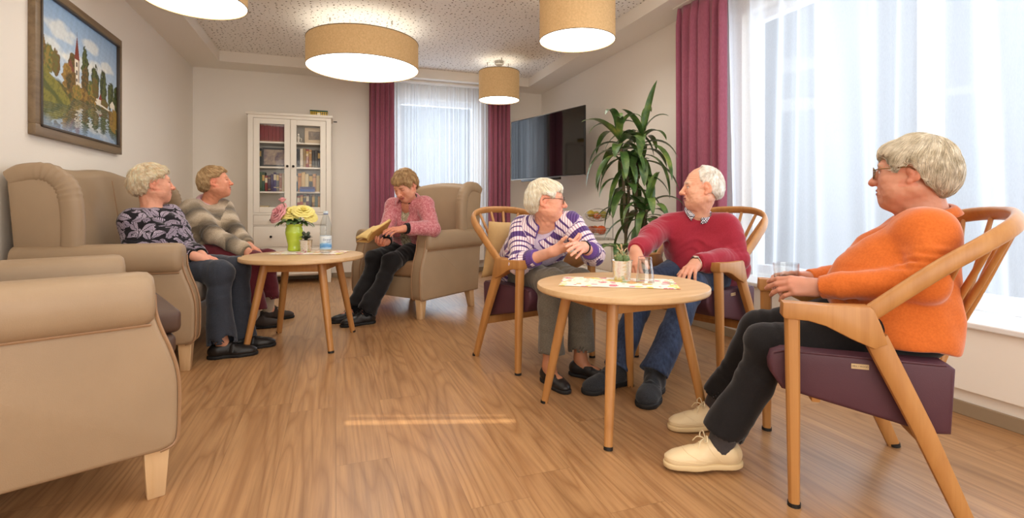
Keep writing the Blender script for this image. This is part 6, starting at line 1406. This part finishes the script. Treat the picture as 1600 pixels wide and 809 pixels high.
def fruit(name, label, lx, ly, lz, r, c, sc=(1, 1, .92), ax=None):
    a = fs.rotation_euler[2]; wx = fs.location.x+lx*math.cos(a)-ly*math.sin(a); wy = fs.location.y+lx*math.sin(a)+ly*math.cos(a)
    o = MB().lathe([(0, -r*.80*sc[2]), (r*.35, -r*.93*sc[2]), (r*.75, -r*.66*sc[2]), (r, 0), (r*.8, r*.62*sc[2]), (r*.4, r*.90*sc[2]), (r*.1, r*.80*sc[2]), (0, r*.74*sc[2])], 24).build(name, plain('skin_%02x%02x%02x' % c, c, .45, var=.12, vscale=30, bump=.1, bscale=200)); o.location = (wx, wy, fs.location.z+lz)
    if ax: o.rotation_euler = ax
    MB().tube([(0, 0, r*.72*sc[2]), (r*.05, 0, r*1.02*sc[2])], .0022, 6).build('stem', plain('fruit_stem', (80, 62, 40), .8), o); return tag(o, label, name)
fruit('apple', 'yellow green apple at the left in the upper basket', -.068, -.02, .262, .040, (190, 160, 48), ax=(.3, .2, 0)); fruit('apple', 'olive green apple at the right in the upper basket', .062, -.01, .255, .039, (156, 148, 62), ax=(-.5, .3, 0))
fruit('orange', 'orange mandarin at the bottom of the upper basket', -.008, -.045, .238, .037, (206, 104, 52)); fruit('pear', 'greenish pear lying in the middle of the upper basket', -.010, .045, .252, .036, (166, 156, 70), (1, 1, 1.25), (0, 1.2, 0))
fruit('orange', 'large orange at the right in the lower basket', .035, -.03, .100, .050, (222, 96, 34)); fruit('apple', 'dull red apple at the left in the lower basket', -.062, -.02, .098, .045, (168, 92, 70), ax=(.4, 0, 0)); fruit('orange', 'small orange behind the others in the lower basket', -.015, .055, .100, .044, (214, 116, 50))
# tan pillow on the chair of the woman in the cardigan
def pillow_mesh(w, h, t):
    b = MB()
    for sg in (1, -1):
        def f(u, v, sg=sg):
            a, c = 2*u-1, 2*v-1; k_ = (1-abs(a)**2.6)*(1-abs(c)**2.6); pin = 1-.07*(1-abs(a))*abs(c)**3-.0; return (a*w/2*(1-.06*(1-c*c)*abs(a)**4), sg*(t/2*k_**.55+.004*math.sin(a*9+c*4)*k_), c*h/2*(1-.06*(1-a*a)*abs(c)**4))
        b.grid(f, 26, 26)
    bmesh.ops.remove_doubles(b.bm, verts=b.bm.verts, dist=.0008); return b
pl = pillow_mesh(.40, .36, .12).build('pillow', plain('tan_pillow_cloth', (190, 156, 106), .85, bump=.35, bscale=240, var=.06, vscale=20)); pl.location = (1.045, 2.985, .635); pl.rotation_euler = (R_(-14), 0, heading((.27, -.96)))
tag(pl, 'tan square pillow behind the woman in the striped cardigan', 'pillow')
# open book in the hands of the reading woman
JR = WR_['J']; bc = P(590, 369, 3.83); fwd_ = nrm_(V(-.79, -.61, 0)); sd = V(fwd_[1], -fwd_[0], 0)
bo = thing('open_book', 'open yellowed hardback book held by the reading woman', 'book', tuple(bc))
def bframe(pitch): yv = fwd_*math.cos(pitch)-V(0, 0, 1)*math.sin(pitch)*-1; return yv
def leaf_block(side, ang, th, name, mt, parent, w=.135, h=.20, lift=0):
    # page block hinged at the spine, opening to one side
    up_ = nrm_(-fwd_*.90+V(0, 0, .42)); nn = nrm_(np.cross(sd, up_)); nn = nn if nn[2] > 0 else -nn
    ra = nrm_(sd*side*math.cos(ang)+nn*math.sin(ang)); tn = nrm_(np.cross(ra, up_)); tn = tn if tn[2] > 0 else -tn
    def f(u, v): bulge = .010*math.sin(PI*min(1, u*1.3))*(1 if lift else 0); return tuple(ra*w*u+up_*h*(v-.5)+tn*(lift+bulge))
    o = MB().grid(f, 12, 4).build(name, mt, parent, sharp=None); solidify(o, th, 1 if lift == 0 else -1); return o
M_COVER = plain('ochre_cover', (196, 150, 84), .6, var=.06, vscale=20); M_PAGE = plain('yellowed_paper', (222, 190, 124), .85, var=.05, vscale=200)
for side, ang in ((1, .02), (-1, .75)): leaf_block(side, ang, .003, 'cover', M_COVER, bo); leaf_block(side, ang, .016, 'page_block', M_PAGE, bo, .128, .19, .020)
# dracaena in a white pot
px_, py_ = 2.215, 3.50; dp = thing('potted_dracaena', 'tall dracaena in a white pot beside the television', 'potted plant', (px_, py_, 0))
MB().lathe([(0, 0), (.125, 0), (.135, .01), (.165, .27), (.172, .285), (.172, .30), (.160, .30), (.155, .27), (0, .25)], 48).build('pot', plain('white_ceramic', (232, 230, 226), .3), dp, sharp=50); MB().lathe([(0, .262), (.15, .258)], 24).build('soil', M_SOIL, dp)
k = Nt('dracaena_leaf'); f = k.noise(k.coord('Object'), 9, 3, .6); k.base(k.ramp(f, [(.32, rgba((48, 72, 36))), (.5, rgba((74, 104, 50))), (.66, rgba((116, 138, 66))), (.8, rgba((168, 156, 80)))])); k.rough(.32); k.spec(.5); M_DRAC = k.m
M_CANE = plain('cane_bark', (110, 96, 70), .8, bump=.5, bscale=90, var=.25, vscale=40)
def pl_(px, py, z): return P(px, py, z)-V(px_, py_, 0)
canes = [((-.03, -.02, .25), pl_(972, 250, 3.93), pl_(967, 206, 3.90), 26, .40), ((.05, .02, .25), pl_(996, 262, 4.02), pl_(1006, 205, 4.05), 30, .44), ((.02, -.05, .25), pl_(1006, 352, 3.85), pl_(1012, 318, 3.82), 24, .40), ((-.05, .04, .25), pl_(982, 310, 3.98), pl_(980, 270, 3.98), 16, .36)]
for b0, p1, p2, nl, LL in canes:
    b0 = V(*b0); cn_ = MB().tube(smooth_path([b0, b0*.5+p1*.5+V(.01, 0, 0), p1, p2], 8), [.0115]*25, 10).build('cane', M_CANE, dp); m = MB(); tip = nrm_(p2-p1)
    for i in range(nl):
        t = i/(nl-1); a = i*2.4+rq.random()*.4; e = -.15+1.5*t**1.6+.25*(rq.random()-.5); p = p1+(p2-p1)*t; d = V(math.cos(a)*math.cos(e), math.sin(a)*math.cos(e), math.sin(e)); leaf_blade(m, p, d, LL*(.65+.55*rq.random())*(1-.15*t*t), .028+.012*rq.random(), 1.5+2.2*rq.random()-.9*t, 11, fold=.28)
    m.build('foliage', M_DRAC, dp, sharp=None)
m = MB()
for i in range(9): a = i*.75+.3; p = pl_(968, 392, 3.72); leaf_blade(m, p, V(math.cos(a)*.8, math.sin(a)*.8, .55), .26+.08*rq.random(), .026, 1.7, 9, fold=.3)
m.tube([(-.04, -.10, .24), tuple(pl_(968, 394, 3.72))], .011, 8); m.build('offshoot', M_DRAC, dp, sharp=None)
